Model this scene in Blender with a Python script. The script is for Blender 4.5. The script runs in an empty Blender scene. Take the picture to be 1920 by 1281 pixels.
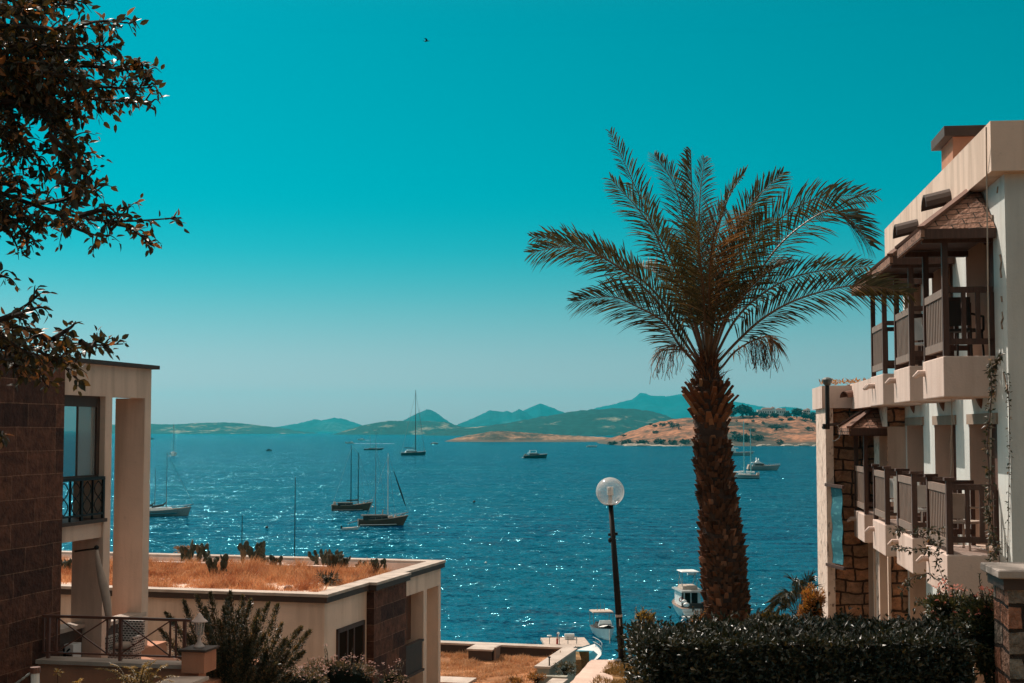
import bpy, math, random
from mathutils import Vector, noise
R = math.radians
rnd = random.Random(7)
sc = bpy.context.scene
col = sc.collection

# ------------------------------------------------------------------ camera, sky, sun, exposure
EZ = 18.0                                   # eye height above the sea (z = 0)
PITCH = math.atan(165.5 / 2666.7)
cam_d = bpy.data.cameras.new('Camera'); cam_d.lens = 50; cam_d.sensor_width = 36
cam_d.clip_start = 0.1; cam_d.clip_end = 60000
cam = bpy.data.objects.new('Camera', cam_d); col.objects.link(cam)
cam.location = (0, 0, EZ); cam.rotation_euler = (R(90) + PITCH, 0, 0)
sc.camera = cam
sc.view_settings.view_transform = 'Standard'; sc.view_settings.look = 'None'
sc.view_settings.exposure = 0.0; sc.view_settings.gamma = 1
sc.cycles.use_denoising = True
sc.cycles.max_bounces = 8; sc.cycles.volume_bounces = 0
sc.cycles.sample_clamp_indirect = 6

SUN_AZ, SUN_EL = R(-38), R(47)              # azimuth from +Y towards +X
w = bpy.data.worlds.new('World'); sc.world = w; w.use_nodes = True
nt = w.node_tree; nt.nodes.clear()
out = nt.nodes.new('ShaderNodeOutputWorld'); bg = nt.nodes.new('ShaderNodeBackground')
sky = nt.nodes.new('ShaderNodeTexSky'); sky.sky_type = 'NISHITA'; sky.sun_disc = False
sky.sun_elevation = SUN_EL; sky.sun_rotation = SUN_AZ
sky.air_density = 1.0; sky.dust_density = 1.0; sky.ozone_density = 1.0
bw = nt.nodes.new('ShaderNodeRGBToBW'); nt.links.new(sky.outputs[0], bw.inputs[0])
geo = nt.nodes.new('ShaderNodeNewGeometry')
sep = nt.nodes.new('ShaderNodeSeparateXYZ'); nt.links.new(geo.outputs['Incoming'], sep.inputs[0])
neg = nt.nodes.new('ShaderNodeMath'); neg.operation = 'MULTIPLY'; neg.inputs[1].default_value = -1
nt.links.new(sep.outputs['Z'], neg.inputs[0])
rmp = nt.nodes.new('ShaderNodeValToRGB'); nt.links.new(neg.outputs[0], rmp.inputs[0])
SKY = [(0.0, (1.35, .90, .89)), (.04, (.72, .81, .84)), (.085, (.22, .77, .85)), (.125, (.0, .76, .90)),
       (.18, (.0, .77, .95)), (.27, (.0, .79, 1.02)), (.345, (.0, .82, 1.08)), (.47, (1.0, 1.1, 1.2)), (.60, (4.6, 3.8, 3.15)), (1.0, (5.0, 4.1, 3.4))]  # warm bright values above the view are added fill for shaded walls
SKY_GAIN = 1.0
rmp.color_ramp.interpolation = 'B_SPLINE'
while len(rmp.color_ramp.elements) < len(SKY): rmp.color_ramp.elements.new(.5)
for e, (p, c) in zip(rmp.color_ramp.elements, SKY):
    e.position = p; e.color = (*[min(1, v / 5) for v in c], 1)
mul = nt.nodes.new('ShaderNodeMixRGB'); mul.blend_type = 'MULTIPLY'; mul.inputs[0].default_value = 1
nt.links.new(rmp.outputs[0], mul.inputs[1]); nt.links.new(bw.outputs[0], mul.inputs[2])
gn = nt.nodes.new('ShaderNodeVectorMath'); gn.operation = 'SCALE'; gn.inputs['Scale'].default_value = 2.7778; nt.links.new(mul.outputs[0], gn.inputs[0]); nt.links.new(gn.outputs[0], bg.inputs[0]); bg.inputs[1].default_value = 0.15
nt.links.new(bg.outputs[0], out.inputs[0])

sd = bpy.data.lights.new('Sun', 'SUN'); sd.energy = 4.5; sd.angle = R(.5); sd.color = (1, .89, .78)
sun = bpy.data.objects.new('Sun', sd); col.objects.link(sun)
sdir = Vector((math.sin(SUN_AZ) * math.cos(SUN_EL), math.cos(SUN_AZ) * math.cos(SUN_EL), math.sin(SUN_EL)))
sun.rotation_euler = sdir.to_track_quat('Z', 'Y').to_euler(); sun.location = (0, 0, 60)

# ------------------------------------------------------------------ helpers: where things stand
FPX = 2666.7
def ray(px, py):
    x = (px - 960) / FPX; y = (640.5 - py) / FPX
    return Vector((x, math.cos(PITCH) - y * math.sin(PITCH), math.sin(PITCH) + y * math.cos(PITCH)))
EYE = Vector((0, 0, EZ))
def P(px, py, Y):
    d = ray(px, py); return EYE + d * (Y / d.y)
def at_z(px, py, z):
    d = ray(px, py); return EYE + d * ((z - EZ) / d.z)
class Frame:
    """u runs away from the eye (turned `a` degrees to the right), v to the right, z up (world)."""
    def __init__(s, o, a):
        s.o = Vector(o); a = R(a); s.U = Vector((math.sin(a), math.cos(a), 0)); s.V = Vector((math.cos(a), -math.sin(a), 0))
    def __call__(s, u, v, z): return Vector((s.o.x, s.o.y, 0)) + s.U * u + s.V * v + Vector((0, 0, z))
    def uv(s, p): q = Vector(p) - s.o; return q.dot(s.U), q.dot(s.V)
    def at_v(s, px, py, v):
        d = ray(px, py); k = (v - (EYE - s.o).dot(s.V)) / d.dot(s.V); p = EYE + d * k
        return s.uv(p)[0], p.z
    def at_u(s, px, py, u):
        d = ray(px, py); k = (u - (EYE - s.o).dot(s.U)) / d.dot(s.U); p = EYE + d * k
        return s.uv(p)[1], p.z
    def at_z(s, px, py, z): return s.uv(at_z(px, py, z))
WORLD = Frame((0, 0, 0), 0)                  # u = Y, v = X

class MB:
    """collects shapes and links them as one mesh object"""
    def __init__(s, fr=None): s.v = []; s.f = []; s.fr = fr
    def pt(s, p):
        s.v.append(tuple(p)); return len(s.v) - 1
    def loc(s, u, v, z): return s.fr(u, v, z) if s.fr else Vector((v, u, z))
    def face(s, *pts): s.f.append([s.pt(p) for p in pts])
    def box(s, u0, u1, v0, v1, z0, z1, bev=0):
        c = [s.pt(s.loc(u, v, z)) for z in (z0, z1) for u, v in ((u0, v0), (u0, v1), (u1, v1), (u1, v0))]
        s.f += [[c[3], c[2], c[1], c[0]], [c[4], c[5], c[6], c[7]]] + [[c[i], c[(i + 1) % 4], c[4 + (i + 1) % 4], c[4 + i]] for i in range(4)]
        return s
    def hexa(s, b, t):
        c = [s.pt(p) for p in list(b) + list(t)]; n = len(b)
        s.f += [c[:n][::-1], c[n:]] + [[c[i], c[(i + 1) % n], c[n + (i + 1) % n], c[n + i]] for i in range(n)]
        return s
    def tube(s, pts, rad, n=6, cap=True):
        pts = [Vector(p) for p in pts]
        if not hasattr(rad, '__len__'): rad = [rad] * len(pts)
        rings = []; up = None
        for i, p in enumerate(pts):
            a = pts[max(i - 1, 0)]; b = pts[min(i + 1, len(pts) - 1)]
            d = (b - a).normalized() if (b - a).length > 1e-9 else Vector((0, 0, 1))
            if up is None: up = Vector((0, 0, 1)) if abs(d.z) < .9 else Vector((1, 0, 0))
            x = d.cross(up)
            if x.length < 1e-6: x = d.cross(Vector((1, .3, 0)))
            x.normalize(); y = x.cross(d).normalized(); up = y
            rings.append([s.pt(p + (x * math.cos(2 * math.pi * k / n) + y * math.sin(2 * math.pi * k / n)) * rad[i]) for k in range(n)])
        for r0, r1 in zip(rings, rings[1:]):
            for k in range(n): s.f.append([r0[k], r0[(k + 1) % n], r1[(k + 1) % n], r1[k]])
        if cap: s.f.append(rings[0][::-1]); s.f.append(rings[-1])
        return s
    def bar(s, a, b, wx, wz=None):
        a, b = Vector(a), Vector(b); wz = wz or wx; d = (b - a).normalized()
        up = Vector((0, 0, 1)) if abs(d.z) < .95 else Vector((math.sin(.2), math.cos(.2), 0))
        x = d.cross(up).normalized(); y = x.cross(d).normalized()
        q = lambda p: [p + x * i * wx / 2 + y * j * wz / 2 for i, j in ((-1, -1), (1, -1), (1, 1), (-1, 1))]
        return s.hexa(q(a), q(b))
    def ell(s, c, rx, ry, rz, n=12, m=8, ax=None, z0=-1, z1=1):
        """ellipsoid; ax = three axis vectors"""
        X, Y, Z = ax or (Vector((1, 0, 0)), Vector((0, 1, 0)), Vector((0, 0, 1))); c = Vector(c); rows = []
        a0, a1 = math.asin(z0), math.asin(z1)
        for j in range(m + 1):
            t = a0 + (a1 - a0) * j / m
            rows.append([s.pt(c + X * rx * math.cos(t) * math.cos(2 * math.pi * k / n) + Y * ry * math.cos(t) * math.sin(2 * math.pi * k / n) + Z * rz * math.sin(t)) for k in range(n)])
        for r0, r1 in zip(rows, rows[1:]):
            for k in range(n): s.f.append([r0[k], r0[(k + 1) % n], r1[(k + 1) % n], r1[k]])
        s.f.append(rows[0][::-1]); s.f.append(rows[-1])
        return s
    def grid(s, fn, nu, nv):
        """fn(i/nu, j/nv) -> point"""
        g = [[s.pt(fn(i / nu, j / nv)) for j in range(nv + 1)] for i in range(nu + 1)]
        for i in range(nu):
            for j in range(nv): s.f.append([g[i][j], g[i + 1][j], g[i + 1][j + 1], g[i][j + 1]])
        return s
    def oval(s, p, d, up, L, W, bend=.15):
        """an oval leaf with a fold along its rib"""
        x = d.cross(up)
        if x.length < 1e-5: x = d.cross(Vector((.3, .5, 1)))
        x.normalize(); n = x.cross(d).normalized()
        a = s.pt(p); m1 = s.pt(p + d * L * .30 - n * L * bend * .1); m2 = s.pt(p + d * L * .68 - n * L * bend * .45); t = s.pt(p + d * L - n * L * bend)
        r1 = s.pt(p + d * L * .28 + x * W * .46 + n * W * .16); r2 = s.pt(p + d * L * .64 + x * W * .42 + n * W * .10 - n * L * bend * .4)
        l1 = s.pt(p + d * L * .28 - x * W * .46 + n * W * .16); l2 = s.pt(p + d * L * .64 - x * W * .42 + n * W * .10 - n * L * bend * .4)
        s.f += [[a, r1, m1], [r1, r2, m2, m1], [r2, t, m2], [a, m1, l1], [m1, m2, l2, l1], [m2, t, l2]]
        return s
    def leaf(s, p, d, up, L, W, bend=.15):
        """a folded leaf: six points, four faces"""
        x = d.cross(up)
        if x.length < 1e-5: x = d.cross(Vector((.3, .5, 1)))
        x.normalize(); n = x.cross(d).normalized()
        a = s.pt(p); b = s.pt(p + d * L * .38 + x * W * .5 + n * W * .18); c = s.pt(p + d * L * .5 - n * L * bend * .3)
        e = s.pt(p + d * L * .38 - x * W * .5 + n * W * .18); t = s.pt(p + d * L - n * L * bend)
        s.f += [[a, b, c], [b, t, c], [a, c, e], [c, t, e]]
        return s
    def build(s, name, mat, parent=None, smooth=False, uv=True):
        me = bpy.data.meshes.new(name)
        o = bpy.data.objects.new(name, me)
        off = Vector((0, 0, 0))
        if parent is not None:
            o.parent = parent; q = parent; 
            while q is not None: off += q.location; q = q.parent
        elif s.v:
            xs, ys, zs = zip(*s.v); off = Vector(((min(xs) + max(xs)) / 2, (min(ys) + max(ys)) / 2, min(zs))); o.location = off
        me.from_pydata([(a - off.x, b - off.y, c - off.z) for a, b, c in s.v], [], s.f)
        me.materials.append(mat)
        if uv:
            lay = me.uv_layers.new(name='uv'); V = s.v
            for p in me.polygons:
                n = p.normal
                if abs(n.z) > .75:
                    for li in p.loop_indices:
                        q = V[me.loops[li].vertex_index]; lay.data[li].uv = (q[0], q[1])
                else:
                    t = Vector((-n.y, n.x, 0)).normalized()
                    sz = 1 / max(.3, math.sqrt(max(0, 1 - n.z * n.z)))
                    for li in p.loop_indices:
                        q = V[me.loops[li].vertex_index]; lay.data[li].uv = (q[0] * t.x + q[1] * t.y, q[2] * sz)
        if smooth: me.polygons.foreach_set('use_smooth', [True] * len(me.polygons))
        col.objects.link(o)
        return o

def tag(o, label=None, cat=None, group=None, kind=None):
    if label: o['label'] = label
    if cat: o['category'] = cat
    if group: o['group'] = group
    if kind: o['kind'] = kind
    return o
def thing(name, loc, label, cat, group=None):
    o = bpy.data.objects.new(name, None); col.objects.link(o); o.location = loc; o.empty_display_size = .2
    return tag(o, label, cat, group)
def copy_tree(o, parent=None):
    c = o.copy(); col.objects.link(c); c.parent = parent
    for ch in [k for k in bpy.data.objects if k.parent == o]: copy_tree(ch, c)
    return c

# ------------------------------------------------------------------ materials
def nodes(name):
    m = bpy.data.materials.new(name); m.use_nodes = True; t = m.node_tree; b = t.nodes['Principled BSDF']
    return m, t, b
def N(t, kind, **kw):
    n = t.nodes.new(kind)
    for k, v in kw.items():
        if k in n.inputs.keys() if hasattr(n.inputs, 'keys') else False: n.inputs[k].default_value = v
        else: setattr(n, k, v)
    return n
def c4(c): return (*c, 1)
def mixc(t, fac, a, b, mode='MIX'):
    m = t.nodes.new('ShaderNodeMixRGB'); m.blend_type = mode
    for s_, v in ((0, fac), (1, a), (2, b)):
        if hasattr(v, 'type') and hasattr(v, 'links'): t.links.new(v, m.inputs[s_])
        elif isinstance(v, tuple): m.inputs[s_].default_value = c4(v)
        else: m.inputs[s_].default_value = v
    return m.outputs[0]
def noise_fac(t, scale, detail=4, rough=.55, lo=.35, hi=.65, coord='Object', stretch=None, dist=0):
    tc = t.nodes.new('ShaderNodeTexCoord'); src = tc.outputs[coord]
    if stretch:
        mp = t.nodes.new('ShaderNodeMapping'); mp.inputs['Scale'].default_value = stretch; t.links.new(src, mp.inputs[0]); src = mp.outputs[0]
    n = N(t, 'ShaderNodeTexNoise', Scale=scale, Detail=detail, Roughness=rough, Distortion=dist); t.links.new(src, n.inputs['Vector'])
    r = t.nodes.new('ShaderNodeMapRange'); r.inputs[1].default_value = lo; r.inputs[2].default_value = hi
    t.links.new(n.outputs['Fac'], r.inputs[0]); return r.outputs[0]
def bump(t, b, height, strength=.3, dist=.02):
    n = N(t, 'ShaderNodeBump', Strength=strength, Distance=dist); t.links.new(height, n.inputs['Height']); t.links.new(n.outputs[0], b.inputs['Normal'])
def plain(name, c, rough=.6, metal=0, var=.12, scale=3, bmp=0.15, c2=None, spec=.5):
    m, t, b = nodes(name); b.inputs['Roughness'].default_value = rough; b.inputs['Metallic'].default_value = metal
    b.inputs['Specular IOR Level'].default_value = spec
    f = noise_fac(t, scale)
    c2 = c2 or tuple(v * (1 - var * 2) for v in c)
    t.links.new(mixc(t, f, c2, c), b.inputs['Base Color'])
    if bmp:
        bump(t, b, noise_fac(t, scale * 12, 3), bmp, .01)
    return m
def plaster(name, c, stain=(.20, .13, .09), amt=.35, bmp=.2):
    m, t, b = nodes(name); b.inputs['Roughness'].default_value = .85; b.inputs['Specular IOR Level'].default_value = .25
    big = noise_fac(t, 1.1, 5, .6, .3, .7)
    base = mixc(t, big, tuple(v * .86 for v in c), c)
    st = noise_fac(t, 1.0, 4, .6, .46, .74, stretch=(2.2, 2.2, .22))          # streaks running down
    sm = t.nodes.new('ShaderNodeMath'); sm.operation = 'MULTIPLY'; sm.inputs[1].default_value = amt; t.links.new(st, sm.inputs[0])
    cc = mixc(t, sm.outputs[0], base, stain)
    sp = noise_fac(t, 9, 3, .6, .62, .75)
    sp2 = t.nodes.new('ShaderNodeMath'); sp2.operation = 'MULTIPLY'; sp2.inputs[1].default_value = amt * .7; t.links.new(sp, sp2.inputs[0])
    t.links.new(mixc(t, sp2.outputs[0], cc, tuple(v * .6 for v in c)), b.inputs['Base Color'])
    bump(t, b, noise_fac(t, 30, 4), bmp, .008)
    return m
def blocks(name, c1, c2, mortar, bw_, bh, ms=.012, distort=0.0, freq=2, off=.5, rough=.85, bm=.6, joint_smooth=.1, var=(.5, 1.25)):
    """masonry laid on the mesh's metre uv"""
    m, t, b = nodes(name); b.inputs['Roughness'].default_value = rough; b.inputs['Specular IOR Level'].default_value = .25
    tc = t.nodes.new('ShaderNodeTexCoord'); src = tc.outputs['UV']
    if distort:
        n = N(t, 'ShaderNodeTexNoise', Scale=1.7, Detail=3.0); t.links.new(src, n.inputs['Vector'])
        vm = t.nodes.new('ShaderNodeVectorMath'); vm.operation = 'MULTIPLY_ADD'; vm.inputs[1].default_value = (distort,) * 3
        t.links.new(n.outputs['Color'], vm.inputs[0]); t.links.new(src, vm.inputs[2]); src = vm.outputs[0]
    br = t.nodes.new('ShaderNodeTexBrick'); br.offset = off; br.offset_frequency = freq; br.squash_frequency = 3; br.squash = 1.35 if distort else 1
    br.inputs['Color1'].default_value = c4(c1); br.inputs['Color2'].default_value = c4(c2); br.inputs['Mortar'].default_value = c4(mortar)
    br.inputs['Scale'].default_value = 1; br.inputs['Brick Width'].default_value = bw_; br.inputs['Row Height'].default_value = bh
    br.inputs['Mortar Size'].default_value = ms; br.inputs['Mortar Smooth'].default_value = joint_smooth; br.inputs['Bias'].default_value = 0
    t.links.new(src, br.inputs['Vector'])
    f = noise_fac(t, 5, 5, .65, .3, .75, coord='UV')
    cc = mixc(t, 1.0, br.outputs['Color'], mixc(t, f, tuple([var[0]] * 3), tuple([var[1]] * 3)), 'MULTIPLY')
    t.links.new(cc, b.inputs['Base Color'])
    ad = t.nodes.new('ShaderNodeMath'); ad.operation = 'MULTIPLY_ADD'; ad.inputs[1].default_value = -1.5
    t.links.new(br.outputs['Fac'], ad.inputs[0]); t.links.new(noise_fac(t, 14, 4, coord='UV'), ad.inputs[2])
    bump(t, b, ad.outputs[0], bm, .03)
    return m
def leafy(name, c1, c2, c3=None, rough=.45, trans=.35, tcol=None, spec=.5, share=.12, patch=None):
    """foliage: tone differs from leaf to leaf, some light passes through"""
    m, t, b = nodes(name); g = t.nodes.new('ShaderNodeNewGeometry')
    r = t.nodes.new('ShaderNodeValToRGB'); t.links.new(g.outputs['Random Per Island'], r.inputs[0])
    r.color_ramp.elements[0].color = c4(c1); r.color_ramp.elements[1].color = c4(c2); r.color_ramp.elements[1].position = 1 - share
    if c3:
        e = r.color_ramp.elements.new(1.0); e.color = c4(c3)
    rc = r.outputs[0]
    if patch: rc = mixc(t, noise_fac(t, patch[0], 4, .6, .50, .60), rc, mixc(t, .72, rc, patch[1]))
    t.links.new(rc, b.inputs['Base Color']); b.inputs['Roughness'].default_value = rough; b.inputs['Specular IOR Level'].default_value = spec
    tr = t.nodes.new('ShaderNodeBsdfTranslucent')
    t.links.new(mixc(t, 1.0, rc, tcol or (1.6, 1.3, .7), 'MULTIPLY'), tr.inputs[0])
    mx = t.nodes.new('ShaderNodeMixShader'); mx.inputs[0].default_value = trans
    o = t.nodes['Material Output']; t.links.new(b.outputs[0], mx.inputs[1]); t.links.new(tr.outputs[0], mx.inputs[2]); t.links.new(mx.outputs[0], o.inputs[0])
    return m
def wood(name, c, rough=.7, stretch=(12, 12, 1)):
    m, t, b = nodes(name); b.inputs['Roughness'].default_value = rough
    f = noise_fac(t, 2.5, 5, .65, .3, .7, stretch=stretch)
    t.links.new(mixc(t, f, tuple(v * .5 for v in c), c), b.inputs['Base Color']); bump(t, b, f, .25, .01)
    return m

M = {}
M['cream'] = plaster('cream_plaster', (.74, .56, .45), (.28, .18, .12), .55)
M['lintel'] = plaster('shade_dark_lintel', (.34, .25, .19), (.16, .11, .08), .5)  # darker than the cream: balcony shade put into the lintel tone
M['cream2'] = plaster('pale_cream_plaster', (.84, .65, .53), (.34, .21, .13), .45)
M['pink'] = plaster('pinkish_plaster', (.68, .53, .46), (.34, .22, .16), .5)
M['white'] = plaster('white_plaster', (.65, .67, .64), (.30, .26, .22), .4)
M['terracotta'] = plaster('terracotta_plaster', (.52, .24, .145), (.22, .10, .06), .4)
M['brown_stone'] = blocks('brown_stone_tiles', (.055, .021, .014), (.17, .066, .038), (.26, .13, .08), .95, .42, .007, .03, freq=2, bm=.5, var=(.35, 1.45))
M['rubble'] = blocks('rubble_stone', (.68, .33, .18), (.42, .26, .17), (.10, .06, .04), .42, .29, .026, .22, bm=1.0, joint_smooth=.35, var=(.45, 1.4))
m_, t_, b_ = nodes('sunlit_pitted_stone'); b_.inputs['Roughness'].default_value = .9  # for the rubble's sunlit faces: light put into a paler, pitted stone colour
f_ = noise_fac(t_, 9, 4, .6, .56, .64, stretch=(1, 1, .55)); g_ = noise_fac(t_, 3, 4, .6, .35, .65)
t_.links.new(mixc(t_, f_, mixc(t_, g_, (.62, .46, .37), (.76, .60, .50)), (.24, .15, .11)), b_.inputs['Base Color']); bump(t_, b_, f_, .6, .03); M['sunlit_rubble'] = m_
M['shingle'] = blocks('wood_shingles', (.34, .18, .12), (.24, .125, .085), (.05, .03, .02), .42, .135, .010, bm=.7, var=(.6, 1.3))
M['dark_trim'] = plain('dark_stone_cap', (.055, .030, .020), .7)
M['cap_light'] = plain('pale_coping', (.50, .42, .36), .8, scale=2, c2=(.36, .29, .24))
M['wood'] = wood('weathered_timber', (.095, .042, .027))
M['wood_light'] = wood('sunbleached_timber', (.27, .18, .135))
M['door'] = wood('brown_door', (.14, .065, .042))
M['dark_metal'] = plain('dark_metal', (.012, .010, .009), .55, 0, bmp=0, spec=.25)
M['brown_metal'] = plain('brown_painted_steel', (.16, .065, .045), .45, 0, bmp=0)
M['clay'] = plain('fired_clay', (.17, .080, .052), .8)
M['white_paint'] = plain('white_boat_paint', (.78, .78, .76), .35, bmp=0, var=.06)
M['grey'] = plain('grey_boat_paint', (.33, .34, .33), .45, bmp=0)
M['alu'] = plain('aluminium_mast', (.30, .32, .31), .45, .3, bmp=0)
M['navy'] = plain('navy_hull_paint', (.012, .022, .035), .3, bmp=0)
M['black_hull'] = plain('black_hull_paint', (.012, .011, .010), .35, bmp=0)
M['varnish'] = plain('varnished_hull', (.15, .065, .032), .35, scale=1.5)
M['teal_paint'] = plain('turquoise_boat_paint', (.015, .22, .30), .4, bmp=0)
M['canvas'] = plain('faded_canvas', (.50, .40, .33), .9)
M['dark_canvas'] = plain('dark_canvas', (.03, .022, .018), .9)
M['rope'] = plain('pale_rope', (.50, .42, .34), .9, bmp=0)
M['concrete'] = plain('worn_concrete', (.42, .36, .32), .9, scale=1.2, c2=(.28, .24, .21), bmp=.3)
M['red'] = plain('red_plastic', (.5, .05, .03), .5, bmp=0)
# ------------------------------------------------------------------ the setting: sea, hills, ground
def sea_material():
    m, t, b = nodes('sea_water'); b.inputs['Roughness'].default_value = SEA_ROUGH; b.inputs['Specular IOR Level'].default_value = 0
    tc = t.nodes.new('ShaderNodeTexCoord')
    mp = t.nodes.new('ShaderNodeMapping'); mp.inputs['Rotation'].default_value = (0, 0, R(10)); t.links.new(tc.outputs['Object'], mp.inputs[0])
    def nz(scale, det, st, ro=.55):
        k = t.nodes.new('ShaderNodeMapping'); k.inputs['Scale'].default_value = st; t.links.new(mp.outputs[0], k.inputs[0])
        n = N(t, 'ShaderNodeTexNoise', Scale=scale, Detail=float(det), Roughness=ro, Distortion=.3); t.links.new(k.outputs[0], n.inputs['Vector']); return n
    layers = [(nz(.12, 2, (.45, 1.0, 1)), .5), (nz(.55, 2, (.9, .55, 1)), 1.3), (nz(2.2, 2, (.8, .7, 1)), 1.5)]
    vec = None                                   # the slope of the water: several sizes of wavelet added up
    for n, k in layers:
        sb = t.nodes.new('ShaderNodeVectorMath'); sb.operation = 'SUBTRACT'; sb.inputs[1].default_value = (.5, .5, .5); t.links.new(n.outputs['Color'], sb.inputs[0])
        ma = t.nodes.new('ShaderNodeVectorMath'); ma.operation = 'MULTIPLY_ADD'; ma.inputs[1].default_value = (k * SLOPE, k * SLOPE, 0); t.links.new(sb.outputs[0], ma.inputs[0])
        if vec is None: ma.inputs[2].default_value = (0, 0, 1)
        else: t.links.new(vec, ma.inputs[2])
        vec = ma.outputs[0]
    nm = t.nodes.new('ShaderNodeVectorMath'); nm.operation = 'NORMALIZE'; t.links.new(vec, nm.inputs[0]); 
    gl = t.nodes.new('ShaderNodeBsdfGlossy'); gl.inputs['Color'].default_value = (.30, .86, 1, 1); gl.inputs['Roughness'].default_value = SEA_ROUGH; t.links.new(nm.outputs[0], gl.inputs['Normal'])
    fr = t.nodes.new('ShaderNodeFresnel'); fr.inputs['IOR'].default_value = 1.33; t.links.new(nm.outputs[0], fr.inputs['Normal'])
    fm = t.nodes.new('ShaderNodeMath'); fm.operation = 'MINIMUM'; fm.inputs[1].default_value = SEA_MIRROR; t.links.new(fr.outputs[0], fm.inputs[0])
    mx = t.nodes.new('ShaderNodeMixShader'); t.links.new(fm.outputs[0], mx.inputs[0]); t.links.new(b.outputs[0], mx.inputs[1]); t.links.new(gl.outputs[0], mx.inputs[2])
    t.links.new(mx.outputs[0], t.nodes['Material Output'].inputs[0])
    w_ = nz(.22, 3, (.35, 1.0, 1)); patch = nz(.005, 3, (.5, 2.2, 1))
    w2 = nz(1.1, 3, (.5, 1.0, 1)); av_ = t.nodes.new('ShaderNodeMath'); av_.operation = 'ADD'; t.links.new(w_.outputs['Fac'], av_.inputs[0]); t.links.new(w2.outputs['Fac'], av_.inputs[1])
    r0 = t.nodes.new('ShaderNodeMapRange'); r0.inputs[1].default_value = .86; r0.inputs[2].default_value = 1.16; t.links.new(av_.outputs[0], r0.inputs[0])
    c = mixc(t, r0.outputs[0], SEA_DARK, SEA_LIGHT)
    r = t.nodes.new('ShaderNodeMapRange'); r.inputs[1].default_value = .40; r.inputs[2].default_value = .60; t.links.new(patch.outputs['Fac'], r.inputs[0])
    t.links.new(mixc(t, r.outputs[0], c, mixc(t, .5, c, SEA_MID)), b.inputs['Base Color'])
    return m
SEA_ROUGH, SLOPE, SEA_MIRROR = .11, 1.72, .38
SEA_DARK, SEA_LIGHT, SEA_MID = (.0, .008, .038), (.0, .072, .122), (.0, .056, .090)
mb = MB(); XS, Y0, Y1 = 14000, 40, 15000
mb.face((-XS, Y0, 0), (XS, Y0, 0), (XS, Y1, 0), (-XS, Y1, 0))
tag(mb.build('sea', sea_material(), uv=False), 'deep teal sea glittering with sunlit wavelets', kind='structure')

def hill_material(name, dark, tan, lo, hi, scale, rock=None, seed=0, dots=False):
    m, t, b = nodes(name); b.inputs['Roughness'].default_value = .95; b.inputs['Specular IOR Level'].default_value = .1
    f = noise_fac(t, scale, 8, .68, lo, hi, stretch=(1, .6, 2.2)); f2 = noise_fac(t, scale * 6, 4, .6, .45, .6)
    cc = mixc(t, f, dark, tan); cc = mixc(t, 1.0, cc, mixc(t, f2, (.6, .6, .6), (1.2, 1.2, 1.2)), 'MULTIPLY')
    if rock:                                                       # bare rock along the shore
        tc = t.nodes.new('ShaderNodeTexCoord'); s_ = t.nodes.new('ShaderNodeSeparateXYZ'); t.links.new(tc.outputs['Object'], s_.inputs[0])
        nn = noise_fac(t, scale * 3, 5, .7, 0, 1); a = t.nodes.new('ShaderNodeMath'); a.operation = 'MULTIPLY_ADD'; a.inputs[1].default_value = -rock[2]
        t.links.new(nn, a.inputs[0]); t.links.new(s_.outputs['Z'], a.inputs[2])
        r = t.nodes.new('ShaderNodeMapRange'); r.inputs[1].default_value = rock[0]; r.inputs[2].default_value = rock[1]; t.links.new(a.outputs[0], r.inputs[0])
        cc = mixc(t, r.outputs[0], rock[3], cc)
    t.links.new(cc, b.inputs['Base Color'])
    return m
def hill(name, prof, D, depth, mat, label, rough=.06, base=-4, nx=150, ny=22, jag=.35, seed=0, shore=.30):
    """a real mound: its crest passes through the listed outline, its front slopes down to the water at distance D"""
    Yc = D + depth * .5
    pts = [(P(px, py, Yc).x, P(px, py, Yc).z) for px, py in prof]
    x0, x1 = pts[0][0], pts[-1][0]
    def crest(x):
        for (a, za), (b_, zb) in zip(pts, pts[1:]):
            if a <= x <= b_:
                k = (x - a) / (b_ - a); return za + (zb - za) * k
        return 0
    H = max(p[1] for p in pts)
    def fn(i, j):
        x = x0 + (x1 - x0) * i; zc = max(crest(x), 0.0)
        q = j * 2 - 1                                             # -1 front, 0 crest, 1 back
        s_ = max(0, 1 - abs(q)); e = zc * (s_ ** .8) * (1.0 - .0 * s_)
        # slopes broken by gullies, kept off the crest line
        g = noise.fractal(Vector((x / (H * 1.6) + seed, q * 2.2 + seed, seed)), 1, 2, 5) * H * jag * s_ * (1 - s_) * 1.6
        g += noise.fractal(Vector((x / (H * .25) + seed, q * 3, 3.3)), 1, 2, 4) * H * rough * min(1, s_ * 5) * .5
        end = min(1, i * 12, (1 - i) * 12)
        wob = noise.noise(Vector((x / (H * 2.5), seed, 7))) * depth * .06
        cx = x * (Yc + q * depth / 2) / Yc if False else x
        return Vector((cx, Yc + q * depth / 2 + wob, base * (1 - s_) + e + g * end if j not in (0, 1) else base))
    b = MB(); b.grid(fn, nx, ny)
    o = b.build(name, mat, smooth=True, uv=False); tag(o, label, kind='structure'); return o
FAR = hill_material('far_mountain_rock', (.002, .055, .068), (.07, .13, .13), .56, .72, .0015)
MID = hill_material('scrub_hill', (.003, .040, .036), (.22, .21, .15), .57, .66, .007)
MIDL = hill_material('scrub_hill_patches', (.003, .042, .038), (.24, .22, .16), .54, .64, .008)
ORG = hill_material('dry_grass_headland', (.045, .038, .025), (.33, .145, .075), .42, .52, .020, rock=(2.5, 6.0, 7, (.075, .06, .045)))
ORG2 = hill_material('dry_rocky_point', (.050, .045, .032), (.32, .18, .105), .44, .60, .018, rock=(1.5, 4.0, 6, (.09, .07, .052)))
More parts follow.
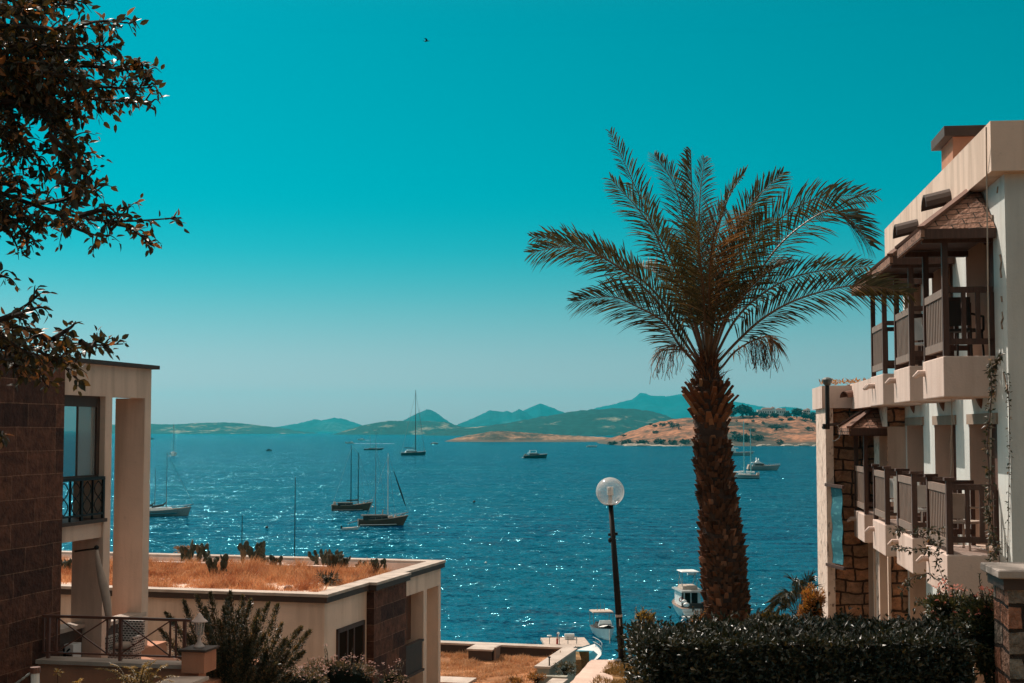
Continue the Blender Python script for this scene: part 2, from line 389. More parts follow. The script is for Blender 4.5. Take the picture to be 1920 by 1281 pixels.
hill('mountain', [(500, 812), (527, 799), (560, 794), (590, 786), (603, 788.5), (625, 783.5), (640, 785), (660, 791), (685, 800), (720, 812)], 9800, 1800, FAR, 'pair of pale teal island peaks on the horizon left of centre', seed=1)
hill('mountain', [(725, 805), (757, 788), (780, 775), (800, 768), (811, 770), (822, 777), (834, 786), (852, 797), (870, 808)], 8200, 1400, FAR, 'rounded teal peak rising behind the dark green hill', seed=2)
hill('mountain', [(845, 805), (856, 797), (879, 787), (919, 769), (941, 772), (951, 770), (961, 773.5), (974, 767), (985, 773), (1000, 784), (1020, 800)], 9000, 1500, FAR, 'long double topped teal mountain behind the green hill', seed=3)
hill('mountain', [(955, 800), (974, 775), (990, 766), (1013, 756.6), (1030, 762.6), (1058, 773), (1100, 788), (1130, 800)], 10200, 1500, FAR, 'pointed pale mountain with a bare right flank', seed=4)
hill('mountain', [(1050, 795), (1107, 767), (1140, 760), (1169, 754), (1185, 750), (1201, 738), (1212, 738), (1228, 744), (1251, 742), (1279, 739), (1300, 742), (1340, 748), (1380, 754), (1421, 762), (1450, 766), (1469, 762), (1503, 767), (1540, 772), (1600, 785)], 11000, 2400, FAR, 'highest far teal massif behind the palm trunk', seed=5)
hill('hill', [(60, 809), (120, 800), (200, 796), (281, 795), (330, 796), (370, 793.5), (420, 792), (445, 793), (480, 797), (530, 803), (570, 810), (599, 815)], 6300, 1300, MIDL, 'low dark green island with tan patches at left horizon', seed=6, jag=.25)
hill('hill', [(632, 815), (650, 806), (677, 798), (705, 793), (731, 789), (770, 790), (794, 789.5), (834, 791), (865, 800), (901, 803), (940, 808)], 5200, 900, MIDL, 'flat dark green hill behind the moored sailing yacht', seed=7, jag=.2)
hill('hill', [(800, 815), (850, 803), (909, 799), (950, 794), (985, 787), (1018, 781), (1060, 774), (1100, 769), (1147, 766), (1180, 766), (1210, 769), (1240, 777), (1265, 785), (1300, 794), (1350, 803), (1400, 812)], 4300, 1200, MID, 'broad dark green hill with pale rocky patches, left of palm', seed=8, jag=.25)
hill('headland', [(828, 829), (860, 820), (899, 813), (919, 809), (939, 808), (970, 810), (998, 812), (1038, 815), (1097, 818), (1137, 820), (1200, 829)], 2080, 300, ORG2, 'low rocky brown point reaching out into the bay', seed=9, jag=.3, base=-3)
hill('headland', [(1112, 838), (1130, 829), (1146, 821), (1180, 809), (1214, 798), (1237, 791), (1260, 785.5), (1300, 783), (1375, 780), (1444, 779), (1500, 781), (1560, 786), (1700, 792), (1900, 800), (2100, 815)], 1560, 620, ORG, 'dry orange headland with dark shrubs behind the palm trunk', seed=10, jag=.26, base=-3, nx=260, ny=34)
# pale rocks along the headland's foot
mb = MB()
for k in range(150):
    px = rnd.uniform(1180, 1545); c = at_z(px, 806 + 18 * FPX / 1575 + .3 + rnd.uniform(-1.5, 0), 0)
    s_ = rnd.uniform(1.2, 5); mb.ell(c + Vector((0, 0, rnd.uniform(-.5, .7))), s_ * 1.8, s_, rnd.uniform(.7, 2.2), 6, 4)
tag(mb.build('shore_rocks', plain('pale_shore_rock', (.46, .38, .30), .9, scale=.2), uv=False), 'pale wave washed rocks along the foot of the orange headland', 'rocks', kind='stuff')

# ground: upper garden (right), lower terrace (left), quay
B = Frame(P(614, 1115, 34), 15); B.o = B.o + B.U * .12 - B.V * .12              # frame of the lower building and the lot
A = Frame(P(195, 806, 28), 12)               # frame of the tall left building
GZ = EZ - 4.4
def soil(name, c1, c2, scale=1.5, b_=.5, c3=None):
    m, t, b = nodes(name); b.inputs['Roughness'].default_value = .95; b.inputs['Specular IOR Level'].default_value = .15
    f = noise_fac(t, scale, 7, .65, .38, .62); cc = mixc(t, f, c1, c2)
    if c3: cc = mixc(t, noise_fac(t, scale * .35, 4, .6, .48, .60), cc, c3)
    t.links.new(cc, b.inputs['Base Color']); bump(t, b, noise_fac(t, scale * 12, 5), b_, .03); return m
M['dry_soil'] = soil('dry_grassy_soil', (.36, .155, .065), (.52, .26, .13), 1.2, .6, (.26, .12, .055))
M['lawn_soil'] = soil('patchy_brown_turf', (.20, .11, .045), (.36, .20, .09), 2.5, .6, (.14, .10, .04))
M['path'] = soil('worn_pale_path', (.52, .38, .31), (.66, .50, .42), 1.1, .3)
# one ground sheet reaching from behind the eye down to the shore; the sea covers everything beyond
def ground_z(x, y):
    edge = 1.1 + (y - 24.7) * .2
    hi = GZ
    drop = 27.15 + .35 * noise.noise(Vector((x * .6, 0, 3)))
    bv = (x - B.o.x) * B.V.x + (y - B.o.y) * B.V.y
    if x > edge and y < drop: return hi
    if x > edge: return max(-2, hi - (y - drop) * 2.2)
    k = min(1, max(0, (edge - x) / .25))
    low = EZ - 8.6
    if bv > 1.72 and y > 22: low = -2
    if y > 56: low = max(-2, low - (y - 56) * 1.6)
    if y < 16: low = min(hi, low + (16 - y) * 1.2)
    return hi + (low - hi) * k
mb = MB()
xs = [-60, -45, -30, -20, -12, -8, -6, -4, -3, -2, -1] + [-.8 + .2 * i for i in range(22)] + [4, 5, 6, 8, 10, 14, 20, 30, 45, 60]
ys = [-12, -6, 0, 4, 8, 10, 12, 14, 16, 18] + [19 + .5 * i for i in range(24)] + [31, 32, 33, 34, 36, 38, 42, 46, 50, 54, 56, 57, 58, 60, 62, 64, 66]
g = [[mb.pt((x, y, ground_z(x, y) + .03 * noise.noise(Vector((x, y, 0))))) for y in ys] for x in xs]
for i in range(len(xs) - 1):
    for j in range(len(ys) - 1): mb.f.append([g[i][j], g[i + 1][j], g[i + 1][j + 1], g[i][j + 1]])
tag(mb.build('ground', M['lawn_soil'], uv=False), 'brown turf and bare earth of the garden above the sea', kind='structure')
# pale path along the garden's left edge, a sheet with an uneven right edge
mb = MB(); n = 26; L_ = []; R_ = []
for i in range(n + 1):
    y = 18 + (27.3 - 18) * i / n; e = 1.1 + (y - 24.7) * .2 - .12
    wdt = .42 + .75 * max(0, (y - 26.3)) + .14 * noise.noise(Vector((y * 1.7, 4, 0))) + (.25 if y < 25.6 else 0)
    L_.append(Vector((e + .05 * noise.noise(Vector((y * 3, 0, 0))), y, GZ + .045))); R_.append(Vector((e + wdt, y, GZ + .05)))
for i in range(n):
    mb.face(L_[i], R_[i], R_[i + 1], L_[i + 1])
    dn = Vector((0, 0, -5)); mb.face(L_[i] + dn, L_[i], L_[i + 1], L_[i + 1] + dn)
mb.face(L_[n], R_[n], R_[n] + Vector((0, 0, -5)), L_[n] + Vector((0, 0, -5)))
tag(mb.build('path', M['path']), 'worn pale path along the garden edge by the lamp', kind='structure')
# ------------------------------------------------------------------ hotel on the right
W0 = P(1870, 806, 21.7)
H = Frame(W0, 7.1)                            # v = 0 is the facade, -v points out of it, u = 0 near side of the first balcony
hotel = thing('hotel_building', H(0, 0, EZ - 4.9), 'white and cream hotel wing with timber balconies stepping towards the sea', 'building')
UE = -.84                                     # near corner
ZT = {'up': EZ + 1.13, 'mid': EZ - 1.90, 'low': EZ - 4.93}
U3 = [0.0, 3.4, 6.9]                          # near edge of each balcony
def wall_open(mb, fr, u0, u1, z0, z1, v, holes, depth, rv=None):
    """a wall in the plane v, its openings lined with reveals of `depth` going inwards (+v)"""
    us = sorted({u0, u1, *[h[0] for h in holes], *[h[1] for h in holes]}); zs = sorted({z0, z1, *[h[2] for h in holes], *[h[3] for h in holes]})
    for a, b in zip(us, us[1:]):
        for c, d in zip(zs, zs[1:]):
            m_, n_ = (a + b) / 2, (c + d) / 2
            if any(h[0] < m_ < h[1] and h[2] < n_ < h[3] for h in holes): continue
            mb.face(fr(a, v, c), fr(b, v, c), fr(b, v, d), fr(a, v, d))
    for a, b, c, d in holes:
        tgt = mb
        if rv is not None: tgt = MB(fr); rv.append(tgt)
        for q in ([(a, v, c), (a, v, d), (a, v + depth, d), (a, v + depth, c)], [(b, v, d), (b, v, c), (b, v + depth, c), (b, v + depth, d)],
                  [(a, v, d), (b, v, d), (b, v + depth, d), (a, v + depth, d)], [(b, v, c), (a, v, c), (a, v + depth, c), (b, v + depth, c)]):
            tgt.face(*[fr(*p) for p in q])
ND = .42
niches = [(u + .02, u + 2.2, ZT[k], ZT[k] + 2.12) for k in ('up', 'mid', 'low') for u in U3]
mb = MB(H); rv_ = []; wall_open(mb, H, UE, 9.35, EZ - 6, EZ + 4.5, 0, niches, ND, rv_); [q.build('niche_lining', M['cream'], hotel) for q in rv_]
mb.box(UE, 12.2, ND + .1, 9, EZ - 6, EZ + 3.75)                      # the body behind
mb.face(H(UE, 0, EZ - 6), H(UE, 0, EZ + 4.5), H(UE, 9, EZ + 4.5), H(UE, 9, EZ - 6))
mb.face(H(9.35, 0, EZ + 1), H(9.35, ND + .2, EZ + 1), H(9.35, ND + .2, EZ + 4.4), H(9.35, 0, EZ + 4.4))
mb.build('wall', M['white'], hotel)
# parapet: overhangs the facade a little
pu0 = -1.12; pv = -.24
mb = MB(H); mb.box(pu0, 10.3, pv, 9, EZ + 3.78, EZ + 4.52)
mb.build('parapet', M['cream'], hotel)
# chimney
cu0 = H.at_v(1787, 300, .25)[0]; cu1 = H.at_v(1769, 300, .25)[0]; ch = MB(H); ch.box(cu0, cu1 + .3, .25, 2.3, EZ + 4.5, EZ + 5.25)
cz = H.at_v(1787, 256, .25)[1]; ct = H.at_v(1787, 237, .25)[1]
ch = MB(H); ch.box(cu0, cu1 + .2, .25, 2.4, EZ + 4.3, cz); co = ch.build('chimney', M['terracotta'], hotel)
ch = MB(H); ch.box(cu0 - .12, cu1 + .34, .08, 2.6, cz, ct); ch.build('chimney_cap', M['dark_trim'], co)
# half-round clay spouts that stick out of the parapets
def clay_spout(parent, pu, pz, v, L=.55, w_=.30, name='roof_spout'):
    b = MB(); n = 8
    for s_, r in ((0, w_ / 2), (1, w_ / 2 - .03)): pass
    def fn(i, j):
        a = math.pi * j; return H(pu - math.cos(a) * w_ / 2 + .0, v - L * i, pz + math.sin(a) * w_ * .45 - .10 * i)
    b.grid(fn, 3, n)
    def fn2(i, j):
        a = math.pi * j; return H(pu - math.cos(a) * (w_ / 2 - .03), v - L * i, pz + math.sin(a) * (w_ * .45 - .035) - .10 * i)
    b.grid(fn2, 3, n)
    for i in (0, 1):
        for j in range(n): b.face(fn(i, j / n), fn(i, (j + 1) / n), fn2(i, (j + 1) / n), fn2(i, j / n))
    b.build(name, M['dark_trim'], parent, smooth=False)
for px, py in ((1783, 371), (1722, 426)):
    u_, z_ = H.at_v(px, py, pv); clay_spout(hotel, u_ + .2, z_ - .06, pv, .42, .55)

# balconies
def balcony(k, u0, first_roof, L=2.0, v0=-.78, canopy_=True, posts_up=True, rail=True):
    zf = ZT[k]; bz = MB(H); z0 = zf - .63
    bz.box(u0, u0 + L, v0, -.004, z0, zf)
    base = bz.build('balcony', M['pink'], hotel)
    bv = base.modifiers.new('edge', 'BEVEL'); bv.width = .02; bv.segments = 2
    b = MB(H); b.tube([H(u0 + L - .22, v0 + .03, zf - .2), H(u0 + L - .22, v0 - .10, zf - .2), H(u0 + L - .2, v0 - .18, zf - .27)], [.055, .055, .03], 8)
    b.build('water_spout', M['pink'], base)
    w_ = .092; inv = v0 + .06
    top = zf + (1.79 if posts_up else 1.12)
    for uu in (u0 + .08, u0 + L - .08):
        p = MB(H); p.box(uu - w_ / 2, uu + w_ / 2, inv - w_ / 2, inv + w_ / 2, zf - .015, top)
        if not posts_up: p.box(uu - .075, uu + .075, inv - .075, inv + .075, top, top + .05)
        p.build('post', M['wood'], base)
    r_ = MB(H); a, c = u0 + .145, u0 + L - .145
    r_.box(a, c, inv - .035, inv + .035, zf + .93, zf + 1.05); r_.box(a, c, inv - .035, inv + .035, zf + .10, zf + .23)
    ns = 11
    for i in range(ns):
        uu = a + (c - a) * (i + .5) / ns; r_.box(uu - .035, uu + .035, inv - .015, inv + .015, zf + .23, zf + .93)
    r_.build('balustrade', M['wood_light'], base)
    for uu, nm in ((u0 + .08, 1), (u0 + L - .08, 2)):              # end rails back to the wall
        e = MB(H); va, vb = inv + w_ / 2, -.01
        e.box(uu - .03, uu + .03, va, vb, zf + .98, zf + 1.07); e.box(uu - .025, uu + .025, va, vb, zf + .18, zf + .27)
        for f_ in (.34, .66, .97): vv = va + (vb - va) * f_; e.box(uu - .025, uu + .025, vv - .035, vv + .035, zf + .27 if f_ < .9 else zf, zf + .98)
        e.build('end_rail', M['wood'], base)
    return base
def canopy(u0, L, zf, vE=-1.12, hgt=.86, ov=.28, eave=1.78):
    """a small shingled roof, hipped at both ends, leaning on the wall"""
    ze = zf + eave; a, b_ = u0 - ov, u0 + L + ov; th = .15
    zt = ze + th + hgt; rv = -.02; ra, rb = (a + b_) / 2 - .04, (a + b_) / 2 + .04
    e = [H(a, vE, ze + th), H(b_, vE, ze + th), H(b_, rv, ze + th), H(a, rv, ze + th)]
    ridge = [H(ra, rv, zt), H(rb, rv, zt)]
    m_ = MB(H); m_.face(e[1], e[0], ridge[0], ridge[1]); m_.face(e[0], e[3], ridge[0]); m_.face(e[2], e[1], ridge[1])
    o = m_.build('canopy', M['shingle'], hotel)
    f_ = MB(H)
    g_ = MB(H); g_.box(a, b_, vE - .004, vE + .05, ze, ze + th - .004); g_.build('sunlit_fascia', M['shingle'], o)  # outer fascia in shingle brown: its sunlit look put into the colour
    f_.box(a, a + .05, vE + .052, rv, ze, ze + th - .004); f_.box(b_ - .05, b_, vE + .052, rv, ze, ze + th - .004)
    f_.face(H(a + .05, vE + .05, ze + .08), H(b_ - .05, vE + .05, ze + .08), H(b_ - .05, rv, ze + .08), H(a + .05, rv, ze + .08))
    for uu in (u0 + .08, u0 + L - .08): f_.box(uu - .05, uu + .05, vE + .06, rv - .01, ze - .03, ze + .06)
    f_.build('fascia', M['wood'], o)
    for p, q in ((e[0], ridge[0]), (e[1], ridge[1])): h_ = MB(); h_.bar(p + Vector((0, 0, .02)), q + Vector((0, 0, .03)), .12, .05); h_.build('hip_board', M['clay'], o)
def door(u0, k, L=2.18, v=0):
    zf = ZT[k]; d = MB(H)
    d.box(u0 + .02, u0 + L, v + ND - .08, v + ND + .02, zf, zf + 2.12)
    for i in range(1, 3): uu = u0 + L * i / 3; d.box(uu - .05, uu + .05, v + ND - .12, v + ND - .078, zf, zf + 2.05)
    d.box(u0 + .02, u0 + L, v + ND - .12, v + ND - .082, zf + 1.98, zf + 2.10)
    o = d.build('door', M['door'], hotel)
    l_ = MB(H); l_.box(u0 - .06, u0 + L + .1, v - .03, v + .06, zf + 1.99, zf + 2.16); l_.build('lintel', M['lintel'], hotel)
    return o
hotel_base = []
for i, u in enumerate(U3):
    for k in ('up', 'mid'):
        b_ = balcony(k, u, None, L=1.95, posts_up=(k == 'up')); hotel_base.append(b_)
        door(u, k)
    canopy(u, 1.95, ZT['up'])
    door(u, 'low')
# wall lamps of fired clay above the doors on the middle floor
for u in U3:
    for zz in (ZT['mid'] + 2.42,):
        b = MB(H); uu = u + 1.15
        def fn(i, j):
            a = math.pi * j; r = .17 * (1 - i) ** .7 + .01; return H(uu - math.cos(a) * r, -math.sin(a) * r * .8 - .002, zz + .16 - .34 * i)
        b.grid(fn, 6, 8); b.build('wall_lamp', M['clay'], hotel)
# further section, rough stone, one storey lower
u4, v4 = 10.35, -.78
su0, su1 = 9.36, 12.75
fv = -.38
def hole(pa, pb, ptop, z0):
    ua, ub = H.at_v(pa, ptop, fv)[0], H.at_v(pb, ptop, fv)[0]; return (ua, ub, z0, H.at_v(pa, ptop, fv)[1])
n4 = [hole(1664, 1648, 800, ZT['mid']), hole(1638, 1625, 800, ZT['mid']), hole(1667, 1652, 1040, EZ - 5.6), hole(1640, 1631, 1020, EZ - 5.6)]
rv_ = []; mb = MB(H); wall_open(mb, H, su0, su1, EZ - 6, EZ + .50, fv, n4, .5, rv_)
mb.build('stone_facade', M['sunlit_rubble'], hotel); [q.build('opening_lining', M['cream'], hotel) for q in rv_]
mb = MB(H); mb.box(9.351, su0 - .001, fv - .004, ND + .1, EZ - 6, EZ + .499); mb.build('stone_wall', M['rubble'], hotel)
mb = MB(H); mb.box(su0, su1 - .001, fv + .5, 6, EZ - 6, EZ + .498); mb.build('inner_wall', M['door'], hotel)
for a, b_, c, d in n4[2:]:
    f_ = MB(H); f_.box(a - .12, a, fv - .04, fv + .02, c, d + .12); f_.box(b_, b_ + .12, fv - .04, fv + .02, c, d + .12); f_.box(a, b_, fv - .04, fv + .02, d, d + .12)
    f_.build('door_frame', M['cream'], hotel)
balcony('mid', u4, None, L=2.0, posts_up=True)
canopy(u4 + .0, 2.0, ZT['mid'], hgt=.78, eave=1.79)
mb = MB(H); mb.box(8.86, su1 + .05, v4 - .0, 6, EZ + .5, EZ + 1.1); mb.build('parapet', M['pink'], hotel)
u_, z_ = H.at_v(1640, 724, v4); 
b = MB(H); b.tube([H(u_, v4 + .03, z_), H(u_, v4 - .12, z_), H(u_ + .02, v4 - .2, z_ - .07)], [.055, .055, .03], 8); b.build('water_spout', M['pink'], hotel)
# outer stone wing
wv = H.at_u(1549, 900, su1)[0]; wl = H.at_v(1533, 900, wv)[0]
wn = su1 - .0
mb = MB(H); mb.box(wn, wl, wv, 6, EZ - 7, EZ + .499)
mb.face(H(wn - .004, wv + .001, EZ - 7), H(wn - .004, -.1, EZ - 7), H(wn - .004, -.1, EZ + .52), H(wn - .004, wv + .001, EZ + .52)); 
o = mb.build('stone_wing', M['rubble'], hotel)
mb = MB(H); mb.box(wn - .25, wl + .02, wv - .02, wv + .16, EZ - 7, EZ + .52); mb.build('pitted_wall', M['sunlit_rubble'], hotel)
mb = MB(H); mb.box(wn - .3, wl + .1, wv - .10, v4 + .004, EZ + .52, EZ + 1.06); mb.box(wn - .3, wl + .1, v4 + .006, 6, EZ + 1.101, EZ + 1.104)
mb.build('parapet', M['pink'], hotel)
u_, z_ = H.at_u(1600, 740, wn - .3)
bq = MB()                                                                       # spout seen broadside on the lower parapet
def fnq(i, j, r=1.0):
    a = math.pi * j; return H(wn - .3 - .02 - math.sin(a) * .0 + .0, 0, 0)
c0 = H(wn - .3, H.at_u(1614, 738, wn - .3)[0], EZ + .93); c1 = H(wn - .62, H.at_u(1582, 740, wn - .6)[0], EZ + .86)
dv = (c1 - c0); side = Vector((-dv.y, dv.x, 0)).normalized()
def fnr(i, j, r=.14):
    a = math.pi * j; return c0 + dv * i + side * math.cos(a) * r + Vector((0, 0, 1)) * (math.sin(a) * r * 1.1 - .1)
bq.grid(fnr, 3, 8); bq.grid(lambda i, j: fnr(i, j, .115), 3, 8); bq.build('roof_spout', M['clay'], hotel)
# garden-level railing by the ground floor door
gr = MB(H); zg = ZT['low'] + .45
ga, gb = H.at_v(1607, 1130, v4)[0], H.at_v(1640, 1150, v4)[0]
gb = ga - 1.5
for uu in (ga, gb): gr.box(uu - .06, uu + .06, v4, v4 + .12, zg - 1.2, zg + .12)
gr.box(gb, ga, v4 + .03, v4 + .09, zg - .05, zg + .05)
for i in range(7): uu = gb + (ga - gb) * (i + .5) / 7; gr.box(uu - .03, uu + .03, v4 + .04, v4 + .08, zg - .9, zg - .05)
for uu in (ga, gb): gr.box(uu - .04, uu + .04, v4 + .12, v4 + .85, zg - .03, zg + .05); gr.box(uu - .05, uu + .05, v4 + .78, v4 + .88, zg - 1.2, zg - .04)
gr.build('garden_railing', M['wood'], hotel)
for pts in (((1876, 478), (1878, 492), (1876, 506), (1878, 520)), ((1878, 556), (1879, 566)), ((1879, 585), (1881, 597), (1878, 606), (1880, 616)), ((1882, 700), (1886, 716), (1890, 735)), ((1871, 350), (1870, 362))):
    m_ = MB(); q = []
    for x, y in pts: u_, z_ = H.at_v(x, y, -.006); q.append(H(u_, -.006, z_))
    m_.tube(q, [.012 + .012 * rnd.random() for _ in q], 5); m_.build('wall_crack', M['lintel'], hotel)
# low plants growing over the lower roof edge
mb = MB()
for k in range(260):
    u = rnd.uniform(wn - .2, wn + 1.5); v = rnd.uniform(-1.4, .6); p = H(u, v, EZ + 1.10 + rnd.uniform(0, .09))
    mb.leaf(p, Vector((rnd.uniform(-1, 1), rnd.uniform(-1, 1), rnd.uniform(.2, 1))).normalized(), Vector((0, 0, 1)), .13, .05)
M['dry_leaf'] = leafy('dry_leaves', (.16, .08, .03), (.30, .15, .05), (.45, .25, .10))
tag(mb.build('dry_plants', M['dry_leaf'], uv=False), 'dry low plants on the roof edge of the stone hotel wing', 'plants', kind='stuff')

# things on and in front of the hotel
def chair(x, label, mat='white_paint', rot=0, group=None):
    t = thing('balcony_chair', x, label, 'chair', group); c, s_ = math.cos(rot), math.sin(rot)
    q = lambda a, b, z: Vector((x[0] + a * c - b * s_, x[1] + a * s_ + b * c, x[2] + z))
    m_ = MB(); m_.hexa([q(-.22, -.22, .42), q(.22, -.22, .42), q(.22, .22, .42), q(-.22, .22, .42)], [q(-.22, -.22, .46), q(.22, -.22, .46), q(.22, .22, .46), q(-.22, .22, .46)]); m_.build('seat', M[mat], t)
    m_ = MB(); m_.hexa([q(-.21, .2, .5), q(.21, .2, .5), q(.21, .235, .5), q(-.21, .235, .5)], [q(-.21, .27, .9), q(.21, .27, .9), q(.21, .3, .9), q(-.21, .3, .9)]); m_.build('backrest', M[mat], t)
    for a in (-.2, .2):
        for b_ in (-.2, .2): m_ = MB(); m_.tube([q(a, b_, .42), q(a * 1.1, b_ * 1.1, 0)], .018, 6); m_.build('leg', M[mat], t)
    for a in (-.24, .24): m_ = MB(); m_.tube([q(a, .24, .68), q(a, -.18, .66), q(a * .95, -.2, .44)], .02, 6); m_.build('armrest', M[mat], t)
    return t
CG = 'chairs on the hotel balconies'
chair(H(.75, -.32, ZT['up']), 'dark chair on the nearest upper balcony under the shingled canopy', 'dark_canvas', 2.4, CG)
chair(H(1.0, -.30, ZT['mid']), 'pale chair on the nearest middle floor balcony behind its slats', 'canvas', 2.2, CG)
chair(H(4.3, -.32, ZT['mid']), 'white chair on the second middle floor balcony from the camera', 'white_paint', 2.6, CG)
chair(H(7.8, -.32, ZT['mid']), 'white chair on the third middle floor balcony from the camera', 'white_paint', 1.8, CG)
chair(H(4.3, -.32, ZT['up']), 'white chair on the second upper balcony from the camera', 'white_paint', 2.0, CG)
# towel over the third balcony's end rail
tw = MB(H); u = U3[1] + 2.35; tw.grid(lambda i, j: H(U3[2] - .12 + .01 * math.sin(j * 9), -.62 + .5 * j, ZT['mid'] + .25 + .72 * i), 6, 8)
o = tw.build('towel', M['white_paint'], uv=False); so = o.modifiers.new('thick', 'SOLIDIFY'); so.thickness = .015
tag(o, 'white towel hanging on the end rail between the second and third balconies', 'towel')
# washing line cords
def cord(pts, r, label, name='cord', mat='rope'):
    m_ = MB(); m_.tube(pts, r, 5); return tag(m_.build(name, M[mat], uv=False), label, 'cord')
def HV(px, py, v): u_, z_ = H.at_v(px, py, v); return H(u_, v, z_)
cp = [P(1849, 238, 20.55)] + [P(px, py, 20.9) for px, py in ((1850, 330), (1851, 420), (1852, 520), (1853, 600), (1856, 700), (1858, 780), (1857, 880), (1854, 960), (1853, 1030), (1852, 1090))]
cord(cp, .011, 'long pale cord hanging from the parapet past both nearest balconies')
cord([P(px, py, 22.4) for px, py in ((1784, 748), (1785, 790), (1783, 830), (1784, 870), (1780, 908))], .009, 'short pale cord hanging under the nearest upper balcony to the rail')
# hanging vine
M['vine'] = leafy('vine_leaves', (.022, .030, .014), (.06, .05, .022), (.28, .15, .07), trans=.25)
def vine(name, path, n, size, spread, label, cat='vine', mat='vine', stem=.01):
    t = thing(name, path[-1], label, cat); m_ = MB(); m_.tube(path, stem, 5); m_.build('stem', M['wood'], t, uv=False)
    m_ = MB()
    for k in range(n):
        f = rnd.random() * (len(path) - 1); i = int(f); p = path[i].lerp(path[i + 1], f - i)
        d = Vector((rnd.uniform(-1, 1), rnd.uniform(-1, 1), rnd.uniform(-1, .6))).normalized()
        m_.leaf(p + d * rnd.uniform(0, spread), d, Vector((rnd.uniform(-1, 1), -.6, 1)), size * rnd.uniform(.6, 1.2), size * rnd.uniform(.4, .65))
    m_.build('foliage', M[mat], t, uv=False); return t
vine('hanging_vine', [P(px, py, 20.8) for px, py in ((1880, 664), (1866, 680), (1856, 690), (1860, 730), (1856, 780), (1851, 830), (1856, 900), (1853, 960), (1862, 1000), (1869, 1035))], 330, .085, .05, 'dark vine trailing down from the upper balcony past the middle one')
vine('wall_vine', [HV(px, py, -.02) for px, py in ((1888, 700), (1892, 760), (1893, 850), (1891, 950), (1889, 1060))], 120, .05, .03, 'thin dry creeper climbing the white wall at the near corner', stem=.006)
# small crack-like fixings on the lit wall
# wall-hung street lamp on the stone wing
lp = P(1552, 800, 32.5); t = thing('street_lamp', lp, 'dark slim lamp fixed to the stone wing, its round cap above the roof', 'street lamp')
m_ = MB(); m_.tube([P(1551, 722, 32.5), P(1552, 805, 32.5)], .05, 8); m_.build('pole', M['dark_metal'], t)
m_ = MB(); c = P(1551, 716, 32.5); m_.ell(c, .10, .10, .10, 12, 6, z0=-1, z1=.3); m_.ell(c + Vector((0, 0, .03)), .125, .125, .075, 12, 6, z0=0); m_.build('lamp_head', plain('lamp_grey', (.10, .11, .10), .5, bmp=0), t)
m_ = MB(); a = P(1545, 799, 32.5); m_.tube([P(1543, 802, 32.5), P(1552, 797, 32.6), P(1572, 795, 33.6)], .035, 6); m_.tube([P(1547, 795, 32.4), P(1547, 805, 32.4)], .06, 8); m_.build('bracket', M['dark_metal'], t)
cord([P(px, py, 33) for px, py in ((1570, 798), (1577, 810), (1573, 822), (1565, 827), (1561, 826))], .012, 'thin grey cable looping below the wall lamp bracket', mat='alu')
# turquoise banner between two brackets
bt = H(wn - .3, wv + .1, 0); t = thing('banner', (bt.x, bt.y, P(1570, 1072, 33).z), 'narrow turquoise cloth banner held between two dark brackets on the stone wing', 'banner')
zt_, zb_ = P(1570, 917, 33).z, P(1570, 1066, 33).z
pa, pb = H.at_u(1560, 990, wn - .32)[0], H.at_u(1580, 990, wn - .85)[0]
m_ = MB(); m_.grid(lambda i, j: H(wn - .34 - .5 * j, pa + (pb - pa) * j + .015 * math.sin(i * 17), zb_ + (zt_ - zb_) * i + .02), 14, 8)
tm, tt, tb = nodes('turquoise_cloth'); tb.inputs['Roughness'].default_value = .8
f = noise_fac(tt, 5, 3, .5, .56, .62, stretch=(1, 1, 2)); tt.links.new(mixc(tt, f, (.01, .15, .20), (.05, .26, .30)), tb.inputs['Base Color'])
o = m_.build('cloth', tm, t, uv=False); o.modifiers.new('thick', 'SOLIDIFY').thickness = .01
for zz in (zt_ + .05, zb_ - .03):
    m_ = MB(); m_.bar(H(wn - .2, pa - .12, zz), H(wn - .95, pb + .02, zz - .03), .07); m_.build('bracket', M['wood'], t)

# ------------------------------------------------------------------ stone gate pier in the right foreground
pz = EZ - 1.42; pr = thing('stone_pier', P(1905, 1250, 14.3), 'square stone gate pier with a pale slab on top, right foreground', 'pier')
G = Frame(P(1890, 1100, 14.3), 7.1)
m_ = MB(G); m_.box(0, .7, 0, .75, EZ - 4.4, pz - .06); m_.build('shaft', blocks('pier_stone', (.40, .17, .10), (.20, .19, .16), (.035, .025, .02), .42, .24, .022, .16, bm=1.0, joint_smooth=.3, var=(.4, 1.5)), pr)
m_ = MB(G); m_.box(-.10, .8, -.11, .86, pz - .055, pz + .03); o = m_.build('cap', M['concrete'], pr); o.modifiers.new('edge', 'BEVEL').width = .012
m_ = MB(G); m_.box(-.04, .74, -.05, .80, pz - .17, pz - .06); m_.build('neck', M['dark_trim'], pr)
# ------------------------------------------------------------------ tall building on the left (frame A: v = 0 is its right side)
FZ = EZ - 4.5
tower = thing('terrace_house', A(1, -2, FZ), 'tall house with brown stone tiles and cream concrete frame at left edge', 'building')
def av(px, py, v=0): return A.at_v(px, py, v)
zt = av(282, 690)[1]                          # top of the beam
zbm = av(270, 747)[1]                         # underside of the beam
uN0, uN1 = av(195, 900)[0], av(208, 900)[0]   # near fin, right face
uF0, uF1 = av(269, 900)[0], av(281, 900)[0]   # far fin
uS = av(109, 900)[0]                          # end of the stone wall
FW = .66
mb = MB(A); mb.box(uS - .02, uF1, -.30, 0, zbm, zt - .03); 
mb.box(uN0 + .004, uN1, -FW, 0.002, FZ - .4, zbm); mb.box(uF0, uF1, -FW, .002, FZ - .4, zbm)
mb.box(uN1, uF0, -FW - 3, -.31, zt - .28, zt - .05)                                 # roof slab behind
mb.build('concrete_frame', M['cream'], tower)
